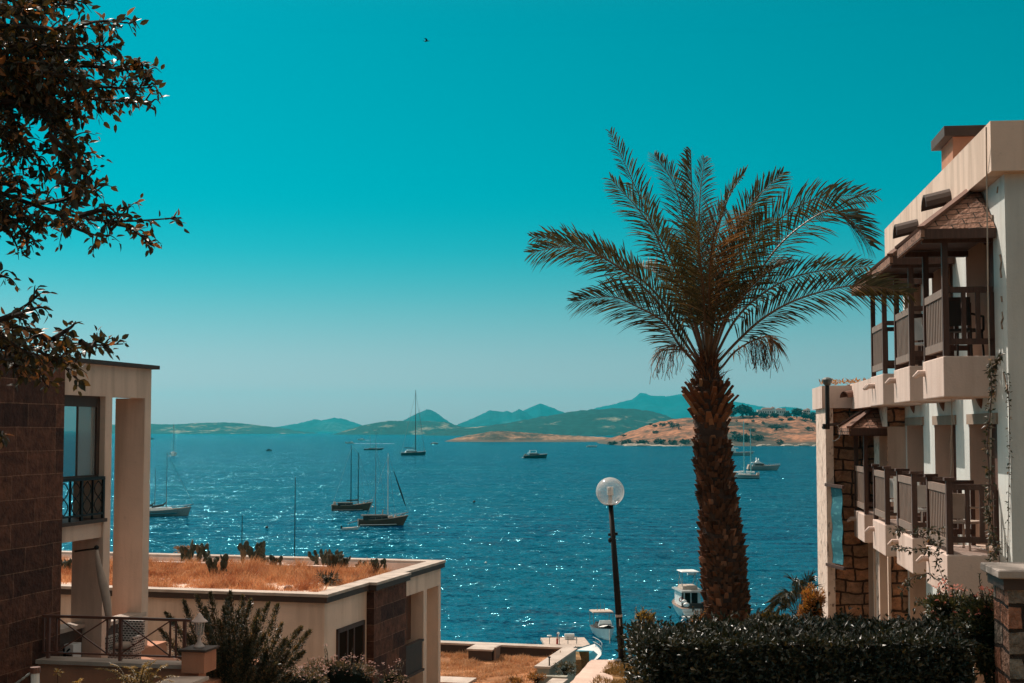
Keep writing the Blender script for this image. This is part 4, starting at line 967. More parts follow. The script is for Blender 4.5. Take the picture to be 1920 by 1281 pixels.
FR = [
 ([(815, 1130), (710, 960), (600, 800), (480, 690), (340, 600), (200, 562), (40, 590)], -.5, .33),
 ([(815, 1120), (700, 900), (560, 730), (430, 650), (330, 590), (190, 535), (45, 520)], .9, .30),
 ([(810, 1130), (720, 1020), (640, 905), (520, 835), (400, 790), (230, 812)], -.9, .32),
 ([(825, 1080), (760, 900), (690, 740), (600, 500), (510, 290), (395, 40)], .3, .33),
 ([(830, 1060), (760, 850), (690, 660), (560, 440), (400, 255)], -.8, .34),
 ([(835, 1050), (790, 800), (745, 520), (690, 290), (595, 145)], .9, .32),
 ([(840, 1050), (815, 800), (790, 520), (768, 300), (762, 125)], -.3, .32),
 ([(840, 1050), (820, 820), (800, 560), (805, 330), (825, 160)], 1.2, .30),
 ([(845, 1050), (850, 800), (870, 560), (930, 350), (1010, 220)], .8, .31),
 ([(850, 1050), (880, 800), (945, 560), (1040, 370), (1180, 225)], -.9, .33),
 ([(850, 1060), (900, 860), (1000, 660), (1130, 470), (1320, 350), (1590, 325)], .5, .38),
 ([(855, 1070), (940, 860), (1060, 690), (1200, 520), (1380, 400), (1480, 440), (1580, 560)], -.9, .36),
 ([(860, 1080), (960, 900), (1080, 780), (1230, 700), (1400, 665), (1570, 650)], 1.0, .32),
 ([(865, 1110), (980, 985), (1100, 880), (1250, 800), (1450, 745), (1600, 745), (1755, 775)], -.6, .32),
 ([(840, 1040), (845, 840), (850, 640), (880, 470), (930, 400)], -1.9, .40),
 ([(838, 1040), (825, 850), (812, 690), (800, 560), (790, 450)], -1.5, .40),
 ([(845, 1040), (870, 860), (920, 700), (1010, 560), (1090, 440)], -1.3, .40),
 ([(835, 1040), (800, 880), (750, 700), (680, 580), (640, 480)], 1.3, .36),
 ([(850, 1060), (900, 920), (990, 800), (1080, 700), (1180, 640)], -1.4, .36),
 ([(848, 1040), (870, 800), (930, 600), (1000, 470), (1070, 330)], 1.5, .36),
 ([(830, 1060), (780, 900), (700, 780), (600, 680), (520, 650)], 1.4, .33),

]
for i, (zp, dy, lf) in enumerate(FR):
    frond(zp, dy, lf * (1.35 if 3 <= i <= 9 else 1.6), seed=i, roll=[-1.1, -.8, -1.0, -1.0, -.9, .6, 1.2, -.5, .8, .9, 1.1, 1.0, .9, 1.1, .5, -.5, .7, -.5, -.4, .7, .2, .5, -.5, .8, -.7][i], mat='palm_dry' if i in (14,) else 'palm_leaf', n=104 if i in (10, 11, 13) else 96)  # centre frond takes dry tones to paint in its brown sunlit look
frond([(860, 1150), (900, 1110), (960, 1040), (1040, 990), (1110, 970), (1140, 1000)], .4, .34, n=40, mat='palm_dry', droop=.9, seed=50, bare=.35)
frond([(820, 1150), (790, 1110), (740, 1040), (680, 1010), (620, 1040)], -.3, .30, n=30, mat='palm_dry', droop=.9, seed=51, bare=.4)
st = MB()                                                               # hanging fruit strings
for base, rng in (((1070, 985), 46), ((640, 1030), 26), ((1110, 1000), 26), ((700, 1010), 10)):
    for k in range(rng):
        x, y = base[0] + rnd.uniform(-45, 45), base[1] + rnd.uniform(-15, 25); q = [P(*zpx(x, y), PD + rnd.uniform(-.2, .2))]
        for s2 in range(5): x += rnd.uniform(-9, 12) * (1 if base[0] > 800 else -1); y += rnd.uniform(14, 32); q.append(P(*zpx(x, y), PD + rnd.uniform(-.1, .1)))
        st.tube(spline(q, 8), .0035, 3, cap=False)
st.build('fruit_strings', M['palm_dry'], palm, uv=False)['kind'] = 'stuff'

# ------------------------------------------------------------------ clipped hedge in front of the palm
M['hedge'] = leafy('hedge_leaves', (.008, .013, .008), (.030, .034, .017), (.10, .075, .035), rough=.36, trans=.14, spec=.45, share=.10)
M['twig'] = plain('dark_twigs', (.03, .018, .012), .9, bmp=0)
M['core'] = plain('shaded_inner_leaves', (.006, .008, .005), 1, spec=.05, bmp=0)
hx0, hx1 = P(1200, 1200, 15.0).x, P(1800, 1200, 15.0).x; hzt = P(1500, 1204, 14.6).z; hb = EZ - 4.5
hedge = thing('hedge', Vector(((hx0 + hx1) / 2, 15.4, hb)), 'dense clipped dark green hedge running below the palm to the hotel', 'hedge')
def wobble(x, y, z): return .10 * noise.noise(Vector((x * 1.3, y * 1.3, z * 1.3))) + .05 * noise.noise(Vector((x * 5, y * 5, z * 5)))
m_ = MB(); nx = 40
def prof(i, j):
    x = hx0 + .1 + (hx1 - hx0 - .1) * i; sec = [(14.68, hb), (14.64, hzt - .25), (14.75, hzt - .10), (15.5, hzt - .08), (16.1, hzt - .10), (16.2, hb)]
    k = min(int(j * 5), 4); f = j * 5 - k; y = sec[k][0] + (sec[k + 1][0] - sec[k][0]) * f; z = sec[k][1] + (sec[k + 1][1] - sec[k][1]) * f
    return Vector((x, y + wobble(x, y, z), z + wobble(x, y + 9, z)))
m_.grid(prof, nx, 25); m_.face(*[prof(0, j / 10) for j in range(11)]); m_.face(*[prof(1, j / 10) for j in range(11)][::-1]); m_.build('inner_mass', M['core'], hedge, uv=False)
m_ = MB()
def hedge_leaf(p, nrm, s_=1):
    d = (nrm * rnd.uniform(.2, 1) + Vector((rnd.uniform(-1, 1), rnd.uniform(-1, 1), rnd.uniform(-.3, 1)))).normalized()
    m_.leaf(p, d, (nrm + Vector((rnd.uniform(-.8, .8), rnd.uniform(-.8, .8), rnd.uniform(-.2, .8)))).normalized(), rnd.uniform(.05, .085) * s_, rnd.uniform(.024, .040) * s_, rnd.uniform(-.1, .4))
for k in range(30000):
    x = rnd.uniform(hx0, hx1); r_ = rnd.random()
    if r_ < .60: z = hzt - 1.6 * rnd.random() ** 1.2; y = 14.62; nr = Vector((0, -1, .15))
    elif r_ < .95: y = rnd.uniform(14.62, 16.2); z = hzt - .07; nr = Vector((0, -.2, 1))
    else: x = hx0; y = rnd.uniform(14.65, 16.1); z = hzt - 1.6 * rnd.random(); nr = Vector((-1, -.2, .1))
    wv2 = wobble(x, y, z); p = Vector((x, y + (wv2 if nr.y < -.5 else 0), z + (wobble(x, y + 9, z) if nr.z > .5 else 0))) + nr * rnd.uniform(-.06, .07)
    if rnd.random() < .05: p += nr * rnd.uniform(.03, .16)
    hedge_leaf(p, nr)
m_.build('foliage', M['hedge'], hedge, uv=False)
m_ = MB()
for k in range(120):
    x = rnd.uniform(hx0, hx1); p = Vector((x, rnd.uniform(14.7, 16), hzt - .1)); m_.tube([p, p + Vector((rnd.uniform(-.06, .06), rnd.uniform(-.06, .06), rnd.uniform(.1, .22)))], .003, 3)
m_.build('twigs', M['twig'], hedge, uv=False)['kind'] = 'stuff'

def bush(name, label, cat, c, rx, ry, rz, n, size, mat, shoots=0, shoot_len=.4, flower=None, fn_=0, stem=True, group=None, flat=.45, core=.62, aspect=.45):
    """a shrub: dark core, stems, leaves through its outer volume, optional upright shoots and flowers"""
    t = thing(name, c - Vector((0, 0, rz)), label, cat, group); rr = random.Random(hash(name + label) % 1 + len(label) * 13 + n)
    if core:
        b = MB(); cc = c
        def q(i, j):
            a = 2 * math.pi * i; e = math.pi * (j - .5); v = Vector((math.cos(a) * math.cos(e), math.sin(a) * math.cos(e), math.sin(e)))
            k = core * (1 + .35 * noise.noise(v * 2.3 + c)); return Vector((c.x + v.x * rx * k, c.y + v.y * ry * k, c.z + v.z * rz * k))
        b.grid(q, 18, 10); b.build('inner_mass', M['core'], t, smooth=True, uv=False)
    b = MB(); cl = [(Vector((rr.uniform(-1, 1), rr.uniform(-1, 1), rr.uniform(-.6, 1))).normalized() * rr.uniform(.45, .85), rr.uniform(.22, .42)) for _ in range(16)]
    for k in range(n):
        cv, cr_ = cl[k % 16]; o = Vector((rr.gauss(0, 1), rr.gauss(0, 1), rr.gauss(0, 1))).normalized() * cr_ * rr.uniform(.6, 1) + cv
        p = c + Vector((o.x * rx, o.y * ry, o.z * rz)); d = (o.normalized() + Vector((rr.uniform(-1, 1), rr.uniform(-1, 1), rr.uniform(-.4, 1)))).normalized()
        b.leaf(p, d, Vector((rr.uniform(-.7, .7), rr.uniform(-.7, .7), 1)).normalized(), size * rr.uniform(.6, 1.25), size * aspect * rr.uniform(.7, 1.2), rr.uniform(-.1, .35))
    sm = MB(); fl = MB()
    for k in range(shoots):
        a = rr.uniform(0, 2 * math.pi); o = Vector((math.cos(a) * rx * rr.uniform(.1, .8), math.sin(a) * ry * rr.uniform(.1, .8), rz * rr.uniform(.2, .8)))
        lean = Vector((o.x / rx * .8, o.y / ry * .5, 1)).normalized(); L = shoot_len * rr.uniform(.5, 1.1); p0 = c + o * .8; pts = [p0 + lean * L * f + Vector((0, 0, 0)) + Vector((rr.uniform(-.02, .02), rr.uniform(-.02, .02), 0)) for f in (0, .35, .7, 1)]
        sm.tube(pts, [.008, .006, .005, .002], 4)
        for q_ in range(int(L / size * 5)):
            f = rr.random(); p = pts[0].lerp(pts[-1], f); d = (lean * .9 + Vector((rr.uniform(-1, 1), rr.uniform(-1, 1), rr.uniform(-.3, .6)))).normalized(); b.leaf(p, d, lean, size * rr.uniform(.5, 1) * (1.1 - .5 * f), size * .4 * (1.1 - .5 * f), .1)
        if flower and k % 2 == 0:
            for q_ in range(8): d = Vector((rr.uniform(-1, 1), rr.uniform(-1, 1), rr.uniform(-.2, 1))).normalized(); fl.leaf(pts[-1] + d * rr.uniform(0, .05), d, Vector((0, 0, 1)), size * .7, size * .5, .2)
    for k in range(fn_):
        cv, cr_ = cl[k % 16]; o = (Vector((rr.gauss(0, 1), rr.gauss(0, 1) - .5, rr.gauss(0, 1) + .4)).normalized() * cr_ + cv); p = c + Vector((o.x * rx, o.y * ry, o.z * rz)) * 1.06
        for q_ in range(5): d = Vector((rr.uniform(-1, 1), rr.uniform(-1, 1), rr.uniform(-.3, 1))).normalized(); fl.leaf(p, d, Vector((0, 0, 1)), size * .6, size * .5, .2)
    if stem:
        for k in range(9):
            a = rr.uniform(0, 6.28); p1 = c + Vector((math.cos(a) * rx * .6, math.sin(a) * ry * .6, rz * rr.uniform(0, .7))); sm.tube([c - Vector((0, 0, rz)), c.lerp(p1, .4) - Vector((0, 0, rz * .4)), p1], [.02, .015, .006], 5)
    if sm.v: sm.build('stems', M['twig'], t, uv=False)
    b.build('foliage', M[mat], t, uv=False)
    if fl.v: fl.build('flowers', M[flower], t, uv=False)['kind'] = 'stuff'
    return t
M['olive_leaf'] = leafy('grey_olive_leaves', (.030, .036, .020), (.10, .088, .045), (.38, .22, .11), rough=.35, trans=.25, spec=.6, share=.2)
M['oleander'] = leafy('dusty_shrub_leaves', (.035, .034, .018), (.11, .085, .045), (.30, .20, .13), rough=.5, trans=.25, share=.2)
M['pink_flower'] = leafy('pale_pink_petals', (.50, .30, .24), (.62, .42, .36), rough=.7, trans=.3, tcol=(1, .8, .8))
M['coral_flower'] = leafy('coral_petals', (.60, .20, .14), (.70, .30, .22), rough=.7, trans=.3, tcol=(1, .8, .8))
M['orange_leaf'] = leafy('orange_autumn_leaves', (.16, .075, .02), (.34, .17, .04), (.45, .12, .05), rough=.6, trans=.35)
M['yellow_leaf'] = leafy('yellow_green_leaves', (.10, .085, .025), (.32, .21, .06), (.50, .33, .10), rough=.5, trans=.35)
M['creeper_leaf'] = leafy('creeper_leaves', (.022, .034, .014), (.085, .085, .034), (.30, .20, .10), rough=.4, trans=.25, spec=.5)
M['green_leaf'] = leafy('plain_green_leaves', (.012, .020, .010), (.045, .045, .020), (.16, .11, .05), rough=.35, trans=.2, spec=.6)

# bushes at the lower left, standing below the terrace
def S(px, py, D): return P(px, py, D)
def spray(name, label, cat, root, tips, D, size, mat, per=150, w_=.35):
    """long upright leafy branches spreading from one root"""
    t = thing(name, P(*root, D), label, cat); s_ = MB(); b = MB()
    for i, (x, y, dd_) in enumerate(tips):
        a = P(*root, D); c = P(x, y, D + dd_); mid = a.lerp(c, .5) + Vector((rnd.uniform(-.1, .1), 0, rnd.uniform(-.15, .05))); pts = spline([a, mid, c], 10)
        s_.tube(pts, [.02 * (1 - .09 * k) for k in range(11)], 5)
        for k in range(per):
            f = .15 + .85 * rnd.random() ** .8; x_ = f * 10; q = min(int(x_), 9); p = pts[q].lerp(pts[q + 1], x_ - q); d0 = (pts[q + 1] - pts[q]).normalized()
            o = Vector((rnd.gauss(0, 1), rnd.gauss(0, 1), rnd.gauss(0, 1))).normalized(); d = (d0 * .8 + o).normalized(); wd = w_ * (1.05 - f) * .35
            b.leaf(p + o * rnd.random() * wd, d, o, size * rnd.uniform(.6, 1.2), size * .42, rnd.uniform(0, .3))
    s_.build('stems', M['twig'], t, uv=False); b.build('foliage', M[mat], t, uv=False); return t
spray('leafy_shrub', 'large spreading shrub with long dark leafy branches before the cream house', 'shrub', (440, 1330), [(312, 1150, .3), (345, 1128, -.2), (368, 1118, .4), (395, 1112, .1), (432, 1110, -.3), (448, 1145, .3), (470, 1126, -.1), (503, 1131, .2), (520, 1135, .5), (528, 1170, -.3), (565, 1176, 0), (581, 1184, .4), (535, 1200, -.5), (570, 1222, -.2), (495, 1190, -.6), (470, 1200, -.4), (415, 1170, -.6), (385, 1175, -.5), (350, 1190, -.4), (400, 1230, -.7), (450, 1240, -.8), (425, 1125, .5), (455, 1120, .6), (385, 1140, .5), (485, 1145, .4), (410, 1165, -.2), (462, 1180, -.5), (440, 1210, -.6), (540, 1225, -.4), (380, 1210, -.7), (345, 1230, -.5), (512, 1262, -.6), (475, 1255, -.8), (520, 1245, -.7), (360, 1240, -.6), (330, 1215, 0), (300, 1180, .2), (480, 1160, .1), (420, 1140, .3), (545, 1265, -.6), (430, 1200, -.3), (500, 1220, -.3)], 26.5, .065, 'olive_leaf', per=950, w_=1.25)
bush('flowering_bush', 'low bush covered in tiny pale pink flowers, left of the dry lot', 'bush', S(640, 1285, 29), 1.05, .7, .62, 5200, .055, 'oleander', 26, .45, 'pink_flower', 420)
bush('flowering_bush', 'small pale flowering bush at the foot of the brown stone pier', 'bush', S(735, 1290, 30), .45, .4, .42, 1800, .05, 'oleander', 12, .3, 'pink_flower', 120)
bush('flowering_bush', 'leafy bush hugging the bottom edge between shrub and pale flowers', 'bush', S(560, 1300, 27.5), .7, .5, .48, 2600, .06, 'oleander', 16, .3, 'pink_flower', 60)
# acacia-like shrub before the terrace wall
t = thing('feathery_shrub', P(262, 1320, 21), 'yellow green feathery shrub in front of the terracotta terrace wall', 'shrub'); s_ = MB(); b = MB()
for k in range(46):
    tx, ty = rnd.gauss(258, 36), rnd.uniform(1222, 1275) + abs(rnd.gauss(0, 8)); ty += abs(tx - 262) * .28; a = P(262 + rnd.uniform(-10, 10), 1320, 21); c = P(tx, ty, 21 + rnd.uniform(-.35, .35)); m2 = a.lerp(c, .6) + Vector((0, 0, .12)); pts = spline([a, m2, c + Vector((0, 0, -.03))], 10); s_.tube(pts, [.008 * (1 - .08 * q) for q in range(11)], 4)
    for q in range(44):
        f = .3 + .7 * q / 44; x_ = f * 10; i = min(int(x_), 9); p = pts[i].lerp(pts[i + 1], x_ - i); d0 = (pts[i + 1] - pts[i]).normalized(); sd2 = d0.cross(Vector((0, 0, 1))).normalized() * (1 if q % 2 else -1)
        b.leaf(p, (sd2 + d0 * .5 + Vector((0, 0, rnd.uniform(-.4, .4)))).normalized(), Vector((0, 0, 1)), .055 * rnd.uniform(.7, 1.2), .016, .2)
s_.build('stems', M['twig'], t, uv=False); b.build('foliage', M['yellow_leaf'], t, uv=False)
for (px, py, lab) in ((108, 1262, 'small yellow leafed sapling poking up by the chain post'), (145, 1283, 'tiny yellow sprig below the terrace wall, right of the chain post')):
    c = P(px, py, 20); t = thing('sapling', P(px, py + 50, 20), lab, 'sapling'); s_ = MB(); b = MB(); s_.tube([P(px, py + 50, 20), c], .005, 4)
    for k in range(16): d = Vector((rnd.uniform(-1, 1), rnd.uniform(-1, 1), rnd.uniform(-.5, 1))).normalized(); b.leaf(c + d * rnd.uniform(0, .06), d, Vector((0, 0, 1)), .07, .035)
    s_.build('stem', M['twig'], t, uv=False); b.build('foliage', M['yellow_leaf'], t, uv=False)

# plants behind the hedge, on the garden's edge
bush('grass_tuft', 'sunlit feathery tuft at the left end of the hedge', 'grass tuft', S(1208, 1172, 17.6), .14, .14, .16, 500, .07, 'yellow_leaf', 20, .12, aspect=.15, core=0)
bush('garden_shrub', 'loose leafy shrub at the hedge\'s left corner above the path', 'shrub', S(1213, 1215, 16.6), .22, .25, .28, 900, .06, 'green_leaf', 12, .18)
bush('orange_bush', 'orange leaved bush beside the pitted stone wall of the hotel', 'bush', S(1522, 1142, 20.5), .20, .3, .30, 2000, .05, 'orange_leaf', 10, .15)
bush('yellow_bush', 'yellow leaved low bush between the palm trunk and the small palm', 'bush', S(1443, 1166, 18.5), .30, .25, .12, 1500, .045, 'yellow_leaf', 14, .10)
bush('orange_sprig', 'orange sprig rising beside the cabin boat, left of the palm trunk', 'bush', S(1308, 1170, 17.8), .10, .08, .12, 260, .04, 'orange_leaf', 8, .16, core=0)
t = thing('small_palm', P(1498, 1165, 22), 'small dark fan of palm fronds behind the hedge beside the hotel', 'palm'); 
for k, (tx, ty) in enumerate([(1436, 1138), (1445, 1122), (1462, 1110), (1478, 1112), (1484, 1085), (1500, 1088), (1522, 1080), (1528, 1100), (1450, 1150), (1470, 1132), (1535, 1115), (1512, 1098)]):
    a = P(1498, 1160, 22); c = P(tx, ty, 22 + rnd.uniform(-.4, .4)); pts = spline([a, a.lerp(c, .55) + Vector((0, 0, .16)), c + Vector((0, 0, -.06 if abs(tx - 1498) > 30 else 0))], 16)
    b = MB(); b.tube(pts, .007, 4)
    for q in range(34):
        f = .3 + .7 * q / 34; x_ = f * 16; i = min(int(x_), 15); p = pts[i].lerp(pts[i + 1], x_ - i); d0 = (pts[i + 1] - pts[i]).normalized(); sd2 = d0.cross(Vector((0, -.6, 1))).normalized()
        for sg in (-1, 1): b.leaf(p, (d0 * .8 + sd2 * sg * .7 + Vector((0, 0, -.1))).normalized(), Vector((0, 0, 1)), .17, .016, .2)
    b.build('frond', M['green_leaf'], t, uv=False)
# bougainvillea at the pier and its climbing strands
bush('bougainvillea', 'tall tangled creeper with coral flowers against the stone pier', 'shrub', S(1858, 1200, 15.3), .40, .4, .66, 9000, .06, 'creeper_leaf', 26, .3, 'coral_flower', 14, core=.55)
bush('creeper_mound', 'mound of creeper below the nearest balcony with coral blossoms', 'shrub', S(1790, 1150, 17.5), .42, .3, .24, 2300, .06, 'creeper_leaf', 16, .22, 'coral_flower', 16, core=.4)
for path, n, lab in (
    ([(1810, 1130), (1770, 1090), (1755, 1050), (1765, 1020), (1745, 1010), (1700, 1000), (1675, 992)], 150, 'creeper strand crossing in front of the second balcony base'),
    ([(1760, 1090), (1740, 1075), (1715, 1080), (1700, 1095), (1690, 1110)], 60, 'short creeper strand under the second balcony'),
    ([(1745, 1040), (1735, 1028), (1715, 1030), (1690, 1026), (1672, 1024)], 70, 'thin flowering strand before the third balcony base'),
    ([(1800, 1140), (1770, 1120), (1750, 1135), (1730, 1130), (1715, 1128)], 70, 'coral flowering strand hanging above the hedge'),
    ([(1880, 1110), (1862, 1085), (1850, 1060), (1862, 1040), (1872, 1020)], 90, 'leafy strand reaching up the nearest balcony base beside the pier'),
    ([(1770, 1000), (1745, 992), (1725, 1000), (1720, 990)], 60, 'leafy trailing end at the foot of the second balustrade')):
    vine('creeper_strand', [P(x, y, 19.5) for x, y in path][::-1], n, .07, .05, lab, stem=.005)

# ------------------------------------------------------------------ overhanging tree, upper left foreground
M['tree_leaf'] = leafy('overhanging_leaves', (.013, .019, .010), (.055, .050, .022), (.34, .17, .08), rough=.42, trans=.25, tcol=(2.0, 1.2, .5), spec=.4, share=.22)
TD = 7.2
tree = thing('broadleaf_tree', Vector((-4.3, 7.0, EZ - 4.3)), 'leafy tree leaning in from the upper left foreground', 'tree')
tk = MB(); tk.tube([Vector((-4.3, 7.0, EZ - 4.3)), Vector((-4.2, 7.1, EZ - 1.5)), Vector((-3.9, 7.2, EZ + .4)), Vector((-3.7, 7.2, EZ + 1.9)), Vector((-3.4, 7.2, EZ + 3.2))], [.16, .13, .10, .07, .04], 10); tk.build('trunk', M['twig'], tree, uv=False, smooth=True)
br = MB(); lf_ = MB()
def twig(pts, rad, dens, size, spread=.8, seed=0):
    s2 = spline(pts, 14); br.tube(s2, [rad * (1 - .8 * k / 14) for k in range(15)], 5, cap=False); L = sum((s2[i + 1] - s2[i]).length for i in range(14)); n = max(3, int(L * dens))
    for k in range(n):
        f = (k + rnd.random()) / n; x = f * 14; i = min(int(x), 13); p = s2[i].lerp(s2[i + 1], x - i); d0 = (s2[i + 1] - s2[i]).normalized(); o = Vector((rnd.gauss(0, 1), rnd.gauss(0, 1), rnd.gauss(0, 1) - .25)).normalized()
        d = (d0 * rnd.uniform(.1, .9) + o * spread).normalized(); sz = size * rnd.uniform(.6, 1.15) * (1 - .35 * f); pet = p + d * .012
        lf_.oval(pet, d, Vector((rnd.uniform(-1, 1), rnd.uniform(-1, 1), rnd.uniform(.2, 1))).normalized(), sz, sz * rnd.uniform(.42, .58), rnd.uniform(0, .35))
    return s2
def branch(px_pts, rad=.016, sub=10, sublen=(.08, .2), dens=56, size=.068, depth=.35, down=.2, sub_f=(.1, 1)):
    D0 = TD + rnd.uniform(-depth, depth); pts = [P(x, y, D0 + rnd.uniform(-.08, .08)) for x, y in px_pts]; s2 = twig(pts, rad, dens * .6, size)
    for k in range(sub):
        f = sub_f[0] + (sub_f[1] - sub_f[0]) * (k + rnd.random()) / sub; x = f * 14; i = min(int(x), 13); p = s2[i].lerp(s2[i + 1], x - i); d0 = (s2[i + 1] - s2[i]).normalized()
        o = Vector((rnd.uniform(-.6, 1), rnd.uniform(-1, 1), rnd.uniform(-1, .8) - down)).normalized(); L = rnd.uniform(*sublen) * (1.15 - .6 * f); e = p + (d0 * .6 + o).normalized() * L
        twig([p, p.lerp(e, .5) + Vector((0, 0, .02)), e], rad * .35, dens, size)
br_list = [
 ([(-60, 10), (20, 15), (80, 5), (140, 12)], 16), ([(-60, 50), (40, 50), (120, 55), (185, 40), (245, 44)], 24), ([(-60, 80), (60, 85), (150, 90), (205, 88)], 26),
 ([(-60, 110), (70, 120), (170, 125), (240, 130), (288, 133)], 28), ([(-60, 140), (60, 150), (150, 160), (220, 165), (285, 165)], 28), ([(-60, 160), (80, 170), (170, 185), (230, 190), (285, 192)], 24),
 ([(-60, 120), (40, 130), (110, 140), (160, 150)], 26), ([(-60, 60), (20, 90), (80, 120), (130, 170)], 24), ([(-60, 30), (30, 60), (90, 90), (140, 110)], 24),
 ([(-60, 190), (40, 200), (100, 225), (130, 260)], 22), ([(-60, 200), (20, 230), (30, 270), (60, 310)], 20), ([(-60, 180), (60, 200), (100, 240), (110, 290), (140, 330)], 20),
 ([(60, 190), (110, 235), (140, 265), (160, 300)], 14), ([(90, 250), (130, 290), (155, 320), (160, 350)], 14), ([(-60, 240), (0, 255), (20, 290), (5, 312)], 10), ([(-60, 220), (-10, 240), (60, 280), (80, 330)], 16),
 ([(-50, 100), (0, 110), (60, 150), (100, 200)], 18), ([(-50, 130), (20, 160), (80, 200), (150, 195)], 16), ([(-60, -20), (20, 0), (60, 20), (110, 30)], 14),
 ([(-60, 350), (0, 362), (50, 380), (110, 398), (190, 414), (260, 414), (340, 408)], 15), ([(60, 382), (120, 375), (165, 352), (190, 372)], 9), ([(150, 405), (190, 395), (215, 402), (240, 400)], 5),
 ([(200, 416), (240, 425), (262, 440), (282, 458)], 6), ([(110, 398), (130, 420), (160, 435), (200, 448)], 8), ([(-60, 395), (0, 400), (40, 430), (55, 468)], 14), ([(-60, 400), (-10, 420), (20, 440), (35, 470)], 9), ([(-40, 372), (20, 395), (60, 410), (80, 425)], 12), ([(-50, 350), (0, 345), (25, 350), (60, 372)], 9),
 ([(110, 340), (135, 350), (150, 375), (120, 400)], 7),
 ([(-40, 525), (-10, 520), (5, 518), (14, 522)], 2),
 ([(-60, 590), (0, 606), (60, 620), (110, 640), (170, 647), (231, 645)], 11), ([(-40, 610), (10, 595), (45, 575), (75, 552)], 6), ([(0, 600), (35, 590), (60, 580), (78, 575)], 3), ([(100, 636), (120, 622), (135, 612), (142, 603)], 2), ([(60, 620), (90, 640), (100, 655), (90, 668)], 4),
 ([(-60, 640), (0, 650), (40, 670), (70, 700), (92, 728)], 10), ([(-40, 640), (20, 640), (80, 662), (130, 685)], 12), ([(-50, 660), (-10, 670), (20, 680), (35, 700)], 10), ([(-50, 620), (0, 630), (30, 650), (60, 665)], 10), ([(100, 670), (125, 690), (140, 706), (146, 712)], 2),
 ([(-40, 790), (-10, 800), (0, 815), (8, 832)], 4), ([(150, 640), (170, 652), (180, 640), (205, 650)], 4)]
for pp_, sub in br_list: branch(pp_, sub=sub if pp_[0][1] < 245 else sub)
for k in range(8):
    y0 = rnd.uniform(-20, 190); ex = rnd.uniform(40, 170); branch([(-60, y0), (ex * .4, y0 + rnd.uniform(-10, 25)), (ex, y0 + rnd.uniform(-5, 45))], sub=18)
def trunk_at(z): 
    pts = [(-1.5, -4.2, 7.1), (.4, -3.9, 7.2), (1.9, -3.7, 7.2), (3.2, -3.4, 7.2)]; z = max(-1.4, min(3.1, z))
    for (z0, x0, y0), (z1, x1, y1) in zip(pts, pts[1:]):
        if z0 <= z <= z1: k = (z - z0) / (z1 - z0); return Vector((x0 + (x1 - x0) * k, y0 + (y1 - y0) * k, EZ + z))
for z_ in (2.6, 2.3, 2.0, 1.6, 1.1, .9, .5, .2):                        # limbs carrying the boughs that reach into view
    e = P(-60, 806 - z_ / TD * 2667 + (0 if z_ > 1 else 0), TD); a0 = trunk_at(z_ - .55); m1 = a0.lerp(e, .35) + Vector((rnd.uniform(-.05, .05), rnd.uniform(-.15, .15), rnd.uniform(0, .12))); m2 = a0.lerp(e, .7) + Vector((0, rnd.uniform(-.1, .1), rnd.uniform(-.02, .08)))
    br.tube(spline([a0, m1, m2, e], 12), [.045 - .0025 * k for k in range(13)], 6)
for k in range(85):                                                     # the rest of the crown, left of the picture
    z_ = rnd.uniform(-.9, 3.1); a0 = trunk_at(z_); an = rnd.uniform(0, 6.28); L = rnd.uniform(.7, 1.7); e = a0 + Vector((math.cos(an) * L, math.sin(an) * L * .9 - .25, rnd.uniform(-.1, .9)))
    e.x = min(e.x, -.36 * e.y - .12); m1 = a0.lerp(e, .5) + Vector((0, 0, rnd.uniform(-.05, .2))); s2 = twig([a0, m1, e], .016, 34, .07)
    for q in range(11):
        f = rnd.uniform(.25, 1) * 13.9; i = int(f); p = s2[i].lerp(s2[i + 1], f - i); d = Vector((rnd.uniform(-1, 1), rnd.uniform(-1, 1), rnd.uniform(-.7, .8))).normalized() * rnd.uniform(.18, .42); g = p + d
        if g.x > -.36 * g.y - .06: continue
        twig([p, p + d * .5 + Vector((0, 0, .03)), g], .005, 52, .07)
br.build('branches', M['twig'], tree, uv=False); lf_.build('foliage', M['tree_leaf'], tree, uv=False)

# ------------------------------------------------------------------ grasses
def blades(name, label, place, n, h, mat, wd=.008):
    m_ = MB()
    for k in range(n):
        p = place();
        if p is None: continue
        a = rnd.uniform(0, 6.28); d = Vector((rnd.uniform(-.45, .55), rnd.uniform(-.4, .4), 1)).normalized(); s2 = Vector((math.cos(a), math.sin(a), 0)) * wd; L = h * rnd.uniform(.4, 1.25) * (.45 + 1.5 * max(0, noise.noise(p * 1.7) + .35))
        b_ = Vector((d.x, d.y, 0)) * L * .35; q0 = m_.pt(p - s2); q1 = m_.pt(p + s2); q2 = m_.pt(p + d * L * .6 + s2 * .7); q3 = m_.pt(p + d * L * .6 - s2 * .7); q4 = m_.pt(p + d * L + b_)
        m_.f += [[q0, q1, q2, q3], [q3, q2, q4]]
    return tag(m_.build(name, M[mat], uv=False), label, kind='stuff')
M['straw'] = leafy('dry_straw', (.46, .20, .09), (.64, .37, .20), (.72, .50, .33), rough=.7, trans=.3, tcol=(1.2, 1, .8), patch=(1.1, (.30, .085, .03)))
M['straw2'] = leafy('pale_dry_grass', (.38, .20, .10), (.60, .38, .22), (.66, .46, .30), rough=.7, trans=.3, tcol=(1.2, 1, .8), patch=(.4, (.34, .17, .08)))
M['turf'] = leafy('brown_turf_blades', (.10, .065, .02), (.26, .16, .06), (.42, .26, .12), rough=.7, trans=.3)
def pl1():
    u, v = rnd.uniform(.36, ubk - .02), rnd.uniform(-13, -.35)
    if noise.noise(Vector((u * .8, v * .8, 2))) < -.38: return None
    return B(u, v, RZ - .17)
